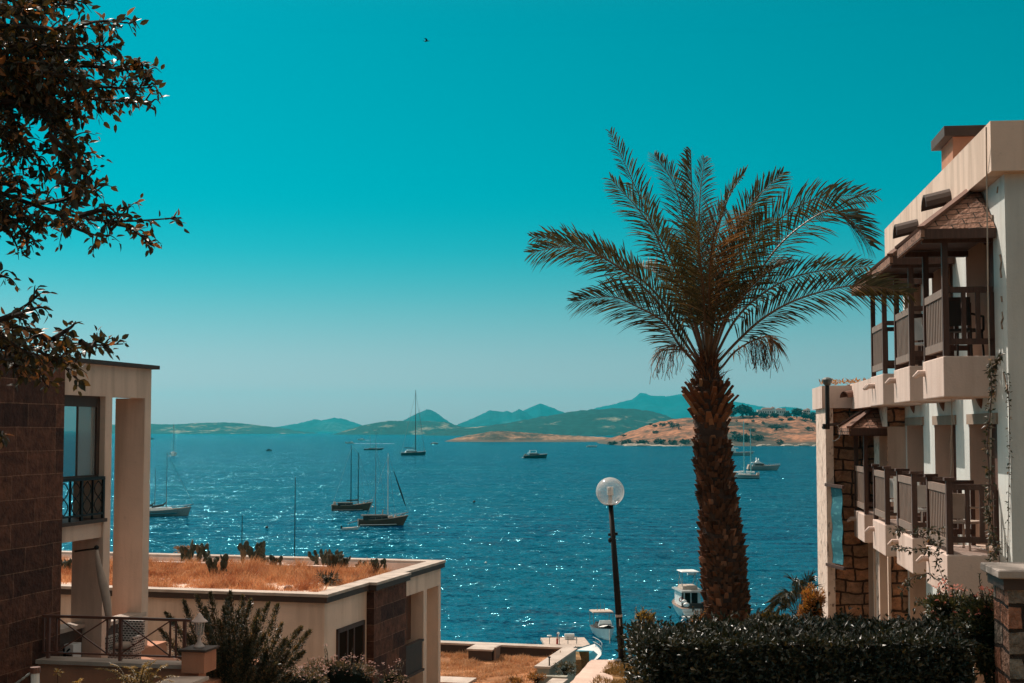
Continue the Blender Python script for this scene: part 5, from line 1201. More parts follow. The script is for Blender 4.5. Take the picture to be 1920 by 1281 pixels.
blades('dry_grass', 'tall dry orange grass filling the roof garden bed', pl1, 110000, .24, 'straw')
def pl2():
    u = rnd.uniform(u3 - 1, lotU - .02); v = rnd.uniform(.1 if u < u3 else -5, lv - .25)
    if noise.noise(Vector((u * .7, v * .7, 5))) < -.32 or (u < ku + .2 and v < kv + 1.5): return None
    return B(u, v, LZ - .02)
blades('dry_grass', 'short dry orange grass covering the flat lot by the quay', pl2, 60000, .13, 'straw2', .010)
def pl3():
    y = rnd.uniform(23.5, 27.1); x = 1.1 + (y - 24.7) * .2 + rnd.uniform(.25, 2.4)
    if noise.noise(Vector((x * 1.6, y * 1.2, 5))) < -.2: return None
    return Vector((x, y, GZ + .02))
blades('turf', 'short brown and green turf around the foot of the lamp', pl3, 16000, .06, 'turf', .006)
# prickly pears in the roof garden
M['cactus'] = leafy('prickly_pear_pads', (.030, .040, .022), (.060, .060, .032), (.15, .10, .05), rough=.6, trans=0, spec=.4)
def cactus(px, py, hpx, wpx, label, n=None, kind='prickly_pear'):
    u, v = B.at_z(px, py, RZ - .18); c = B(u, v, RZ - .2); D = c.y; h = hpx / FPX * D; w_ = wpx / FPX * D; rr = random.Random(int(px * 7 + py))
    m_ = MB(); ps = max(.07, min(.15, h * .25)); todo = []; n0 = max(2, int(w_ / (ps * .75)))
    for k in range(n0):
        todo.append((c + Vector(((k + .5) / n0 * w_ - w_ / 2, rr.uniform(-.2, .2), 0)), rr.uniform(-.35, .35), 0))
    while todo:
        p, a, lv_ = todo.pop(); s2 = ps * rr.uniform(.75, 1.15); yaw = rr.uniform(-1.2, 1.2)
        Zv = Vector((math.sin(a) * math.cos(yaw * .3), math.sin(a) * .3, math.cos(a))).normalized(); Xv = Vector((math.cos(yaw), math.sin(yaw), 0)); Xv = (Xv - Zv * Xv.dot(Zv)).normalized(); Yv = Zv.cross(Xv)
        m_.ell(p + Zv * s2 * .85, s2 * .62, s2 * .16, s2 * .92, 10, 7, (Xv, Yv, Zv))
        top = p + Zv * s2 * 1.6
        if top.z - c.z < h * 1.0 and lv_ < 5:
            for q in range(rr.choice((1, 2, 2))): todo.append((p + Zv * s2 * 1.45 + Xv * rr.uniform(-.4, .4) * s2, a * .6 + rr.uniform(-.5, .5), lv_ + 1))
    t = thing(kind, c, label, 'cactus', 'prickly pears in the roof garden'); m_.build('pads', M['cactus'], t, smooth=True, uv=False); return t
for a in ((365, 1060, 34, 56, 'widest prickly pear clump, farthest left along the back kerb'), (407, 1087, 34, 34, 'prickly pear standing alone left of the roof bed\'s middle'), (480, 1064, 36, 44, 'tallest prickly pear, central at the back of the roof garden'),
          (515, 1074, 24, 22, 'slim pale prickly pear right beside the tallest one'), (606, 1066, 26, 34, 'round prickly pear against the back kerb, right of the middle'), (632, 1074, 26, 38, 'prickly pear partly hidden in straw right of the round one'),
          (685, 1078, 20, 30, 'prickly pear near the far right corner of the bed'), (705, 1082, 26, 22, 'rightmost upright prickly pear beside the right coping'), (122, 1078, 26, 30, 'prickly pear seen between the stone wall and the concrete fin'),
          (424, 1090, 10, 16, 'tiny prickly pear beside the lone one'), (668, 1084, 10, 24, 'low row of prickly pear pads along the right coping'), (493, 1062, 14, 14, 'small prickly pear tucked behind the tallest one')):
    cactus(*a)
u, v = B.at_z(612, 1106, RZ - .18); bush('dark_bush', 'dark thorny bush at the front right of the roof garden', 'bush', B(u + .1, v, RZ + .06), .42, .3, .20, 700, .05, 'green_leaf', 16, .2, core=.3)
u, v = B.at_z(540, 1108, RZ - .1); m_ = MB(); m_.ell(B(u, v, RZ - .05), .11, .11, .09, 12, 8); tag(m_.build('round_boulder', M['clay'], smooth=True, uv=False), 'small round orange boulder by the front coping of the roof', 'boulder')
u, v = B.at_z(322, 1034, RZ); bush('dry_shrub', 'dry orange shrub just beyond the back parapet on the left', 'bush', B(u + .8, v, RZ - .02), .38, .3, .14, 700, .06, 'dry_leaf', 8, .1, core=.3)
# scrubs on the lot's edge
for px, py, s2, lab in ((1060, 1268, .42, 'leafy weed growing inside the stepped wall corner'), (1045, 1243, .28, 'dry twiggy weed against the lot wall'), (1005, 1283, .34, 'round dry weed at the bottom edge of the lot'), (965, 1290, .30, 'small spiky weed at the very bottom edge of the lot')):
    p = at_z(px, py, LZ); bush('weed', lab, 'weed', p + Vector((0, 0, s2 * .5)), s2, s2, s2 * .55, 420, .09, 'olive_leaf' if px == 1060 else 'dry_leaf', 6, .2, core=.3)
# bird
bp_ = P(800, 77, 120); t = thing('bird', bp_, 'tiny dark bird gliding high over the bay', 'bird'); m_ = MB(); m_.ell(bp_, .17, .06, .05, 8, 6); m_.ell(bp_ + Vector((.19, 0, .02)), .05, .04, .04, 8, 5); m_.hexa([bp_ + Vector((-.16, -.02, 0)), bp_ + Vector((-.16, .02, 0)), bp_ + Vector((-.16, .02, .02)), bp_ + Vector((-.16, -.02, .02))], [bp_ + Vector((-.32, -.05, 0)), bp_ + Vector((-.32, .05, 0)), bp_ + Vector((-.32, .05, .012)), bp_ + Vector((-.32, -.05, .012))]); m_.build('body', M['dark_metal'], t, smooth=True, uv=False)
for s2 in (-1, 1):
    m_ = MB(); m_.grid(lambda i, j: bp_ + Vector((.08 - .16 * j - .16 * i * i, s2 * .55 * i, .10 * math.sin(i * 2.2) + .005)), 6, 2); o = m_.build('wing', M['dark_metal'], t, uv=False); o.modifiers.new('thick', 'SOLIDIFY').thickness = .012
# globe lamp on its leaning pole
M['globe'] = None
gm, gt2, gb2 = nodes('clear_globe'); gb2.inputs['Base Color'].default_value = (.95, .97, .97, 1); gb2.inputs['Roughness'].default_value = .12; gb2.inputs['Transmission Weight'].default_value = 1; gb2.inputs['IOR'].default_value = 1.05
df = gt2.nodes.new('ShaderNodeBsdfTransparent'); mxs = gt2.nodes.new('ShaderNodeMixShader'); lw_ = gt2.nodes.new('ShaderNodeLayerWeight'); lw_.inputs[0].default_value = .45
dif = gt2.nodes.new('ShaderNodeBsdfDiffuse'); dif.inputs[0].default_value = (.75, .72, .70, 1); trl = gt2.nodes.new('ShaderNodeBsdfTranslucent'); trl.inputs[0].default_value = (.8, .78, .75, 1)
ad_ = gt2.nodes.new('ShaderNodeMixShader'); ad_.inputs[0].default_value = .5; gt2.links.new(dif.outputs[0], ad_.inputs[1]); gt2.links.new(trl.outputs[0], ad_.inputs[2])
mr = gt2.nodes.new('ShaderNodeMapRange'); mr.inputs[3].default_value = .10; mr.inputs[4].default_value = .62; gt2.links.new(lw_.outputs['Facing'], mr.inputs[0])
gt2.links.new(mr.outputs[0], mxs.inputs[0]); gt2.links.new(df.outputs[0], mxs.inputs[1]); gt2.links.new(ad_.outputs[0], mxs.inputs[2])
gl2 = gt2.nodes.new('ShaderNodeBsdfGlossy'); gl2.inputs['Roughness'].default_value = .08; m3 = gt2.nodes.new('ShaderNodeMixShader'); m3.inputs[0].default_value = .06
gt2.links.new(mxs.outputs[0], m3.inputs[1]); gt2.links.new(gl2.outputs[0], m3.inputs[2]); gt2.links.new(m3.outputs[0], gt2.nodes['Material Output'].inputs[0])
LD = 26.9; lb, lt = P(1167, 1243, LD), P(1145, 947, LD); gc = P(1144, 922, LD); gr_ = 26.5 / FPX * LD
lamp = thing('globe_lamp', lb, 'leaning black garden lamp with a clear round globe by the path', 'street lamp')
m_ = MB(); m_.tube([lb, lb.lerp(lt, .5), lt], [.068, .058, .045], 12); m_.ell(lb + Vector((0, 0, .03)), .14, .14, .07, 12, 6); pole = m_.build('pole', M['dark_metal'], lamp, smooth=True, uv=False)
m_ = MB(); q = lb.lerp(lt, .81); m_.bar(q - Vector((.09, 0, 0)), q + Vector((.09, 0, .02)), .05); m_.ell(q + Vector((-.06, -.04, -.10)), .035, .03, .05, 6, 5); m_.build('clamp', M['dark_metal'], pole)
m_ = MB(); q = lb.lerp(lt, .29); m_.tube([q, q + (lt - lb).normalized() * .045], .066, 12); q = lb.lerp(lt, .235); m_.bar(q + Vector((.0, -.062, 0)), q + Vector((-.005, -.062, .13)), .02, .01); m_.build('sticker', M['lantern'], pole)
m_ = MB(); m_.ell(gc, gr_, gr_, gr_, 32, 20, z0=-.93); m_.build('globe', gm, lamp, smooth=True, uv=False)
m_ = MB(); m_.tube([gc - Vector((0, 0, gr_ * .97)), gc - Vector((0, 0, gr_ * .90))], [.06, .115], 16); m_.build('collar', M['dark_metal'], lamp)
m_ = MB(); m_.tube([gc - Vector((0, 0, gr_ * .9)), gc - Vector((0, 0, gr_ * .25))], .04, 10); m_.build('socket', M['alu'], lamp)
m_ = MB(); m_.tube([gc + Vector((math.cos(a * .9) * .055, math.sin(a * .9) * .055, -gr_ * .25 + .155 * a / 42)) for a in range(43)], .012, 5); m_.build('bulb', M['white_paint'], lamp, smooth=True, uv=False)
# ------------------------------------------------------------------ boats (local frame: x towards the bow, y to port, z up from the water)
class BF:
    """a boat's own frame standing at its place, bow turned by `a` degrees from +X"""
    def __init__(s, px, py, a, dz=0): s.o = at_z(px, py, 0); s.a = R(a); s.s = s.o.y / FPX
    def __call__(s, x, y, z): c, q = math.cos(s.a), math.sin(s.a); return s.o + Vector((x * c - y * q, x * q + y * c, z))
def hull(f, L, Bm, fb, bow_rise=.5, stern=.75, rake=.12, draft=.35, n=22, m=8, sheer_mid=0, name='hull', mat='white_paint', parent=None, full=.55):
    b = MB()
    def half(t): return Bm / 2 * (stern + (1 - stern) * min(1, t / .35)) * (1 if t < full else max(0, 1 - ((t - full) / (1 - full)) ** 2.1))
    def top(t): return fb * (1 + bow_rise * t ** 2.4 + sheer_mid * (1 - t) ** 3)
    g = []
    for i in range(n + 1):
        t = i / n; x = -L / 2 + L * t; row = []; w_ = max(.004, half(t)); h = top(t)
        for j in range(-m, m + 1):
            q = j / m; k = abs(q); z = -draft + (h + draft) * k ** 1.6 if k < 1 else h; yy = w_ * (k ** .55) * (1 if q > 0 else -1) * (.80 + .20 * k)
            xx = x + rake * L * (max(0, z) / max(.1, h)) * max(0, (t - .6) / .4) ** 1.5 - .03 * L * (1 - t) * (1 - k) * 0
            row.append(b.pt(f(xx, yy, z)))
        g.append(row)
    for i in range(n):
        for j in range(2 * m): b.f.append([g[i][j], g[i + 1][j], g[i + 1][j + 1], g[i][j + 1]])
    b.f.append(g[0][::-1])
    o = b.build(name, M[mat], parent, smooth=True, uv=False); es = o.modifiers.new('e', 'EDGE_SPLIT'); es.split_angle = R(40)
    # deck
    d = MB(); rows = []
    for i in range(n + 1):
        t = i / n; x = -L / 2 + L * t + rake * L * max(0, (t - .6) / .4) ** 1.5 - (0.01 * L if i == n else 0); w_ = max(.003, half(t) * .97); h = top(t) - .06 * fb; rows.append([d.pt(f(x, -w_, h)), d.pt(f(x, 0, h + .03)), d.pt(f(x, w_, h))])
    for i in range(n):
        for j in range(2): d.f.append([rows[i][j], rows[i][j + 1], rows[i + 1][j + 1], rows[i + 1][j]])
    return o, d, half, top
def boxf(m_, f, x0, x1, y0, y1, z0, z1, tx=0, ty=0):
    m_.hexa([f(x0, y0, z0), f(x1, y0, z0), f(x1, y1, z0), f(x0, y1, z0)], [f(x0 + tx, y0 + ty, z1), f(x1 - tx, y0 + ty, z1), f(x1 - tx, y1 - ty, z1), f(x0 + tx, y1 - ty, z1)])
def boat(name, label, cat, px, py, a, L, Bm, fb, mat='white_paint', deck='wood_light', group=None, **kw):
    f = BF(px, py, a); t = thing(name, f.o, label, cat, group); o, d, half, top = hull(f, L, Bm, fb, mat=mat, parent=t, **kw); d.build('deck', M[deck], t, uv=False)
    if L > 8:                                                   # a capping rail along both sides, with stanchions
        m_ = MB(); rk = kw.get('rake', .12)
        for sg in (-1, 1):
            pts = [(-L / 2 + L * k / 14 + rk * L * max(0, (k / 14 - .6) / .4) ** 1.5, sg * half(min(k / 14, .985)), top(k / 14)) for k in range(15)]
            m_.tube([f(x, y, z + .03) for x, y, z in pts], max(.045, L * .005), 4)
            m_.tube([f(x, y, z + .55) for x, y, z in pts[1:]], .02, 3)
            for x, y, z in pts[1::2]: m_.tube([f(x, y, z), f(x, y, z + .55)], .02, 3)
        m_.build('guard_rail', M['canvas'], t, uv=False)
    return t, f, half, top
def piece(name, mat, parent, fn, smooth=False): m_ = MB(); fn(m_); return m_.build(name, M[mat], parent, smooth=smooth, uv=False)
def mast(t, f, x, z0, h, r=.09, mat='varnish', spreaders=(), rake=0, sw=.8):
    m_ = MB(); m_.tube([f(x, 0, z0), f(x - rake * h, 0, z0 + h)], [r, r * .55], 7); mo = m_.build('mast', M[mat], t, uv=False)
    for s_ in spreaders: piece('spreader', mat, mo, lambda q: q.bar(f(x - rake * h * s_, -sw, z0 + h * s_), f(x - rake * h * s_, sw, z0 + h * s_), r * .7))
    return mo
def stays(t, f, lines, r=.022): piece('rigging', 'alu', t, lambda q: [q.tube([f(*a), f(*b_)], r, 3) for a, b_ in lines])
SAIL = 'sailing boats anchored in the bay'
# gulet with two dark masts
def pz_(f, py): return (f.o.z, EZ - (py - 806) * f.o.y / FPX)[1]
def X(f, px): return (px - 960) * f.s - f.o.x
t, f, hf, tp_ = boat('gulet', 'dark two masted wooden gulet with black deck awning, left of the other one', 'sailboat', 657, 957, 12, 8.4, 2.5, .95, 'varnish', 'wood_light', SAIL, bow_rise=.9, sheer_mid=.35, rake=.10)
piece('waterline_stripe', 'white_paint', t, lambda q: q.tube([f(-3.9 + 7.2 * k / 10, -1.27 * (1 - max(0, (k - 5.5) / 4.6) ** 2), .16) for k in range(11)], .035, 4))
piece('cabin', 'varnish', t, lambda q: boxf(q, f, -2.6, .9, -.95, .95, .9, 1.35, .1, .1))
aw = piece('awning', 'dark_canvas', t, lambda q: (boxf(q, f, -3.0, .5, -1.2, 1.2, 1.75, 1.82, .1, .1), boxf(q, f, -2.9, .4, -1.16, -1.12, 1.1, 1.76)))
piece('bowsprit', 'varnish', t, lambda q: q.tube([f(3.6, 0, 1.7), f(5.0, 0, 2.15)], [.08, .04], 6))
mz = pz_(f, 828) ; mast(t, f, X(f, 659.5), .9, 13.6, .13, 'black_hull', (.70,), sw=1.0); mast(t, f, X(f, 673), .9, 12.0, .12, 'black_hull', (.72,), sw=1.0)
piece('cabin_windows', 'white_paint', t, lambda q: [boxf(q, f, x, x + .35, -.99, -.955, 1.02, 1.22) for x in (-2.2, -1.5, -.8, -.1)])
piece('deck_gear', 'canvas', t, lambda q: (boxf(q, f, 1.4, 2.3, -.4, .4, 1.1, 1.45, .1, .1), boxf(q, f, 2.8, 3.3, -.2, .2, 1.3, 1.8, .05, .05), boxf(q, f, -3.9, -3.2, -.5, .5, 1.2, 1.9, .1, .1)))
piece('awning_trim', 'canvas', t, lambda q: boxf(q, f, -3.02, .52, -1.22, -1.14, 1.70, 1.84))
stays(t, f, [((X(f, 673), 0, 12.8), (5.0, 0, 2.1)), ((X(f, 659.5), 0, 14.2), (X(f, 673), 0, 12.6)), ((X(f, 673), 0, 12.4), (3.2, -.6, 1.6)), ((X(f, 659.5), 0, 13.9), (-3.9, 0, 1.5))], .03)
piece('furled_sail', 'dark_canvas', t, lambda q: q.tube([f(X(f, 673), 0, 2.3), f(X(f, 673) - 2.6, 0, 2.2)], .16, 7))
# second gulet, nearer
t, f, hf, tp_ = boat('gulet', 'nearer wooden gulet with one tall white mast and pale waterline stripe', 'sailboat', 714, 985.5, 14, 8.6, 2.6, 1.0, 'varnish', 'wood_light', SAIL, bow_rise=.85, sheer_mid=.2, rake=.11)
piece('waterline_stripe', 'white_paint', t, lambda q: q.tube([f(-4.1 + 7.6 * k / 10, -1.33 * (1 - max(0, (k - 5.5) / 4.6) ** 2), .24) for k in range(11)], .07, 4))
piece('cabin', 'varnish', t, lambda q: boxf(q, f, -1.2, 2.2, -.8, .8, .95, 1.45, .1, .1))
piece('awning', 'dark_canvas', t, lambda q: (boxf(q, f, -3.7, 1.2, -1.22, 1.22, 1.95, 2.05, .15, .1), boxf(q, f, -3.5, 1.1, -1.2, -1.15, 1.1, 1.96)))
piece('bowsprit', 'varnish', t, lambda q: q.tube([f(3.7, 0, 1.8), f(5.2, 0, 2.5)], [.09, .04], 6))
piece('foredeck_gear', 'canvas', t, lambda q: (boxf(q, f, 1.5, 2.3, -.5, .5, 1.45, 1.8, .1, .1), boxf(q, f, 2.6, 3.0, -.3, .3, 1.3, 1.9, .05, .05), q.tube([f(.2, -.6, 2.1), f(.3, -.6, 3.0)], .12, 5)))
piece('awning_trim', 'canvas', t, lambda q: boxf(q, f, -3.75, 1.25, -1.26, -1.16, 1.93, 2.08))
mast(t, f, X(f, 728.5), 1.0, 12.6, .12, 'white_paint', (.72,)); mast(t, f, X(f, 705.5), 1.0, 9.0 + 5.6, .08, 'alu', (.6,))
stays(t, f, [((X(f, 728.5), 0, 13.4), (5.2, 0, 2.4)), ((X(f, 705.5), 0, 15.3), (X(f, 726), 0, 2.2)), ((X(f, 728.5), 0, 13.0), (2.6, -1, 1.8)), ((X(f, 728.5), 0, 13), (-3, -1, 1.2))], .03)
piece('furled_jib', 'dark_canvas', t, lambda q: q.tube([f(X(f, 728.5) + (5.1 - X(f, 728.5)) * k, 0, 13.4 - 10.9 * k) for k in (.30, .5, .7, .9)], [.06, .13, .16, .07], 6))
piece('tender_boom', 'varnish', t, lambda q: q.tube([f(-4.1, -.2, 1.1), f(-6.4, -1.2, .5)], .05, 5))
f0 = f; t, f, hf, tp_ = boat('dinghy', 'small pale dinghy trailing behind the nearer gulet\'s stern', 'dinghy', 656, 993.5, 15, 3.0, 1.3, .38, 'white_paint', 'canvas', full=.5); piece('outboard_motor', 'dark_metal', t, lambda q: boxf(q, f, -1.65, -1.4, -.12, .12, .1, .75))
# big sailing yacht
t, f, hf, tp_ = boat('sailing_yacht', 'large dark hulled yacht with the tallest mast, white deckhouse', 'yacht', 774, 854, 14, 17, 5.0, 1.9, 'navy', 'white_paint', SAIL, bow_rise=.5, rake=.06)
piece('deckhouse', 'white_paint', t, lambda q: (boxf(q, f, -5.6, 3.0, -1.9, 1.9, 1.9, 3.3, .6, .3), boxf(q, f, -4.2, .6, -1.6, 1.6, 3.7, 4.1, .2, .1), boxf(q, f, -3.6, -3.4, -1.3, 1.3, 3.3, 3.7), boxf(q, f, -.2, .2, -1.3, 1.3, 3.3, 3.7)))
piece('window_band', 'dark_glass', t, lambda q: boxf(q, f, -5.0, 2.6, -1.93, -1.70, 2.3, 2.9))
mast(t, f, X(f, 779.5), 2, 44, .30, 'dark_metal', (.3, .55, .78), sw=1.6)
stays(t, f, [((X(f, 779.5), 0, 45), (8.6, 0, 2.8)), ((X(f, 779.5), 0, 44), (-8, 0, 2.2)), ((X(f, 779.5) + 2.6, 0, 33), (8.2, 0, 2.8)), ((X(f, 779.5), 0, 40), (X(f, 779.5), -2.4, 2))], .09)
piece('boom', 'navy', t, lambda q: q.tube([f(X(f, 779.5), 0, 5.2), f(X(f, 779.5) - 8, 0, 5.4)], .3, 6))
# slim dark ketch behind the gulets
t, f, hf, tp_ = boat('ketch', 'slim dark ketch lying behind the two gulets', 'sailboat', 699, 844, 6, 16, 3.2, 1.1, 'black_hull', 'varnish', SAIL, bow_rise=.5)
piece('cabin', 'dark_trim', t, lambda q: boxf(q, f, -3.5, 3, -.9, .9, 1.1, 1.8, .2, .1)); mast(t, f, -2.2, 1, 12, .10, 'alu'); mast(t, f, 2.6, 1, 15, .10, 'alu'); stays(t, f, [((2.6, 0, 15.8), (8.2, 0, 1.7)), ((-2.2, 0, 12.8), (-7.6, 0, 1.4))], .05)
# speedboat with its wake, second white boat far off
M['foam'] = plain('white_foam', (.80, .84, .84), .9, scale=.8, bmp=.4)
t, f, hf, tp_ = boat('speedboat', 'small white speedboat heading left with a long white wake', 'speedboat', 656, 832, 178, 11, 3.4, 1.3, bow_rise=.6); piece('windscreen', 'dark_glass', t, lambda q: boxf(q, f, -1, 1.6, -1.1, 1.1, 1.3, 2.4, .5, .2)); piece('console', 'white_paint', t, lambda q: boxf(q, f, -3.6, -1, -1.2, 1.2, 1.2, 2.9, .3, .1))
def foam(f, x0, x1, w0, w1, label, n=40, seed=0):
    m_ = MB(); rr = random.Random(seed)
    for k in range(n):
        q = k / n; x = x0 + (x1 - x0) * q; w_ = w0 + (w1 - w0) * q
        for s_ in range(2): m_.ell(f(x + rr.uniform(-1, 1) * abs(x1 - x0) / n, rr.uniform(-w_, w_), .02), abs(x1 - x0) / n * rr.uniform(.7, 1.6), w_ * rr.uniform(.25, .6), .12 * rr.uniform(.5, 1.6), 8, 4)
    return tag(m_.build('wake', M['foam'], uv=False), label, kind='stuff')
foam(f, -5, -58, 1.4, 2.6, 'long white foam wake behind the small speedboat', 60)
t, f, hf, tp_ = boat('motorboat', 'tiny white motorboat beyond the speedboat\'s wake', 'motorboat', 678, 825.5, 178, 12, 4, 1.4); piece('cabin', 'white_paint', t, lambda q: boxf(q, f, -3, 2, -1.3, 1.3, 1.4, 3, .6, .2)); foam(f, -6, -16, 1, 1.5, 'short white wake of the tiny far motorboat', 14, 3)
t, f, hf, tp_ = boat('motorboat', 'tiny pale boat far out, right of the tallest mast', 'motorboat', 814, 833, 10, 9, 3, 1.1, 'grey'); piece('cabin', 'white_paint', t, lambda q: boxf(q, f, -2, 2, -1, 1, 1.1, 2.4, .5, .2))
# boat under way at the left, tall mast
t, f, hf, tp_ = boat('sailing_yacht', 'white sailing yacht motoring towards us on the left horizon, foam at its bow', 'yacht', 325, 855, -72, 12, 4.6, 1.6, 'white_paint', 'white_paint', SAIL, bow_rise=.5)
piece('coachroof', 'white_paint', t, lambda q: boxf(q, f, -4, 2, -1.4, 1.4, 1.6, 2.8, .6, .3)); piece('windows', 'dark_glass', t, lambda q: boxf(q, f, -3.5, 2.02, -1.2, 1.2, 1.9, 2.4)); mast(t, f, 0, 1.6, 21, .13, 'alu', (.5, .75), sw=1.2); stays(t, f, [((0, 0, 22.5), (6, 0, 2.4)), ((0, 0, 22), (0, 1.8, 2)), ((0, 0, 22), (0, -1.8, 2))], .05)
foam(f, 6, 3, 3.6, 4, 'white foam around the bow of the motoring yacht', 12, 5)
t, f, hf, tp_ = boat('motorboat', 'small dark boat alone on the water, upper left of the two gulets', 'motorboat', 504, 846, 10, 4.4, 1.8, .9, 'black_hull'); piece('cabin', 'dark_canvas', t, lambda q: boxf(q, f, -1.2, 1.0, -.7, .7, .9, 1.8, .2, .1))
t, f, hf, tp_ = boat('motorboat', 'tiny dark boat close to the left concrete frame, near the horizon', 'motorboat', 285, 824, 10, 7, 2.5, 1.2, 'black_hull'); piece('cabin', 'dark_canvas', t, lambda q: boxf(q, f, -1.8, 1.4, -.9, .9, 1.2, 2.6, .3, .1))
# ketch half hidden by the concrete fin
t, f, hf, tp_ = boat('ketch', 'white two masted ketch with dark furled sails beside the left concrete frame', 'sailboat', 296, 968, 22, 12.5, 3.2, 1.1, 'grey', 'white_paint', SAIL, bow_rise=.6, rake=.05)
piece('deckhouse', 'white_paint', t, lambda q: boxf(q, f, -3, 3.0, -.9, .9, 1.1, 1.75, .2, .1)); piece('hull_stripe', 'teal_paint', t, lambda q: q.tube([f(-5.8 + 11 * k / 10, -1.62 * (1 - max(0, (k - 5.5) / 4.6) ** 2), .62) for k in range(11)], .12, 4))
mast(t, f, X(f, 294), 1, 9.0, .09, 'alu', (.6,)); mast(t, f, X(f, 315), 1, 12.2, .10, 'alu', (.6,))
for xx in (X(f, 294), X(f, 315)): piece('furled_sail', 'dark_canvas', t, lambda q: q.tube([f(xx, 0, 3.0), f(xx - .6, 0, 2.3), f(xx - 3, 0, 1.9)], [.08, .22, .2], 7))
piece('bowsprit', 'dark_metal', t, lambda q: q.tube([f(5.4, 0, 1.8), f(7.4, 0, 2.4)], [.1, .06], 6)); stays(t, f, [((X(f, 315), 0, 13), (7.3, 0, 2.4))], .03)
# two hulls mostly hidden by the roof: only their masts rise into view
for px, py, ptop, lab, L in ((552, 1086, 897, 'sailboat behind the roof garden showing only its tall mast', 8.5), (453, 1075, 968, 'sailboat behind the roof garden showing only its short thin mast', 6)):
    t, f, hf, tp_ = boat('sailboat', lab, 'sailboat', px, py, 12, L, 2.5, .8, 'white_paint', 'white_paint', SAIL); zt3 = (py - ptop) * f.s; piece('coachroof', 'white_paint', t, lambda q: boxf(q, f, -2, 1.6, -.7, .7, .8, 1.2, .3, .1)); mast(t, f, 0, .8, zt3 - .8, .075, 'dark_metal', (.72,), sw=.5)
# motor yacht, dark hull
t, f, hf, tp_ = boat('motor_yacht', 'navy motor yacht with white flybridge lying alone in mid bay', 'motor yacht', 1003, 859.5, 6, 14.5, 4.4, 1.9, 'navy', 'white_paint', bow_rise=.45, rake=.05)
piece('cabin', 'navy', t, lambda q: boxf(q, f, -4.0, 3.2, -1.7, 1.7, 1.8, 3.1, 1.0, .3)); piece('flybridge', 'white_paint', t, lambda q: (boxf(q, f, -4.6, 1.2, -1.5, 1.5, 3.12, 3.5, .3, .1), boxf(q, f, -3.4, -3.1, -1.3, 1.3, 3.5, 4.9), boxf(q, f, -3.6, 1.0, -1.3, 1.3, 4.9, 5.05), boxf(q, f, .6, 1.1, -1.2, 1.2, 3.5, 4.3, .1, .1)))
piece('stern_platform', 'canvas', t, lambda q: (boxf(q, f, -8.2, -7.0, -1.9, 1.9, .3, .55), boxf(q, f, -7.1, -5.2, -1.9, -1.6, 1.5, 2.9, .3, 0), boxf(q, f, -6.2, -5.6, -1.2, 1.2, 1.7, 2.5)))
# small white float by the headland
t, f, hf, tp_ = boat('barge', 'flat white float moored at the tip of the orange headland', 'barge', 1109, 838.5, 2, 10.5, 3, 1.0, 'white_paint', 'white_paint'); piece('deck_locker', 'grey', t, lambda q: boxf(q, f, -3, -1, -.8, .8, 1, 1.8, .1, .1))
# boats right of the palm
t, f, hf, tp_ = boat('motor_yacht', 'pale grey motor yacht with pointed bow, rightmost boat in the bay', 'motor yacht', 1430, 882, 3, 13, 3.8, 1.8, 'grey', 'white_paint', bow_rise=.35, rake=.12)
piece('cabin', 'grey', t, lambda q: boxf(q, f, -4.6, 1.2, -1.5, 1.5, 1.8, 3.2, .9, .3)); piece('flybridge', 'white_paint', t, lambda q: (boxf(q, f, -5.4, -.6, -1.4, 1.4, 3.2, 3.6, .3, .1), boxf(q, f, -3.2, -1.4, -1, 1, 3.6, 4.6, .5, .2), boxf(q, f, -2.9, -2.8, -.9, .9, 4.6, 5.6), boxf(q, f, -1.9, -1.8, -.9, .9, 4.6, 5.3)))
piece('window_band', 'dark_glass', t, lambda q: boxf(q, f, -3.6, .2, -1.47, -1.32, 2.2, 2.8)); piece('stern_steps', 'canvas', t, lambda q: boxf(q, f, -7.0, -4.8, -1.5, 1.5, .6, 2.6, .6, .2))
stays(t, f, [((-3.6, 0, 3.6), (-5.2, 0, 11)), ((-4.6, 0, 3.6), (-5.6, 0, 10))], .07)
t, f, hf, tp_ = boat('ketch', 'white ketch with two pale green masts just right of the palm trunk', 'sailboat', 1397, 897.5, 176, 10.5, 3.2, 1.3, 'white_paint', 'white_paint', SAIL, bow_rise=.35)
piece('hull_stripe', 'dark_glass', t, lambda q: q.tube([f(-5 + 9.4 * k / 10, 1.62 * (1 - max(0, (k - 5.5) / 4.6) ** 2), 1.0) for k in range(11)], .14, 4)); piece('bottom_paint', 'black_hull', t, lambda q: q.tube([f(-5 + 9.4 * k / 10, 1.45 * (1 - max(0, (k - 5.5) / 4.6) ** 2), .14) for k in range(11)], .2, 4))
piece('sail_cover', 'white_paint', t, lambda q: (q.tube([f(.4, 0, 2.6), f(4.2, 0, 2.3)], [.3, .22], 8), q.tube([f(-3.6, 0, 2.4), f(-.4, 0, 2.5)], [.2, .3], 8))); piece('coachroof', 'white_paint', t, lambda q: boxf(q, f, -2, 2.6, -.8, .8, 1.3, 1.9, .3, .1))
M['mast_green'] = plain('pale_green_mast', (.36, .74, .72), .4, bmp=0)
mast(t, f, .35, 1.3, 20.0, .24, 'mast_green', (.6,)); mast(t, f, -2.1 - .0, 1.3, 17.0, .22, 'mast_green', (.6,))
piece('stern_gear', 'canvas', t, lambda q: (boxf(q, f, -5.3, -4.2, -1.0, 1.0, 1.3, 2.1, .1, .1), q.tube([f(-5.2, 0, 1.2), f(-5.0, 0, 2.8)], .06, 5)))
t, f, hf, tp_ = boat('motor_yacht', 'long grey motor yacht partly hidden behind the palm trunk', 'motor yacht', 1378, 854.5, 2, 22, 4.5, 2.0, 'grey', 'grey', bow_rise=.3)
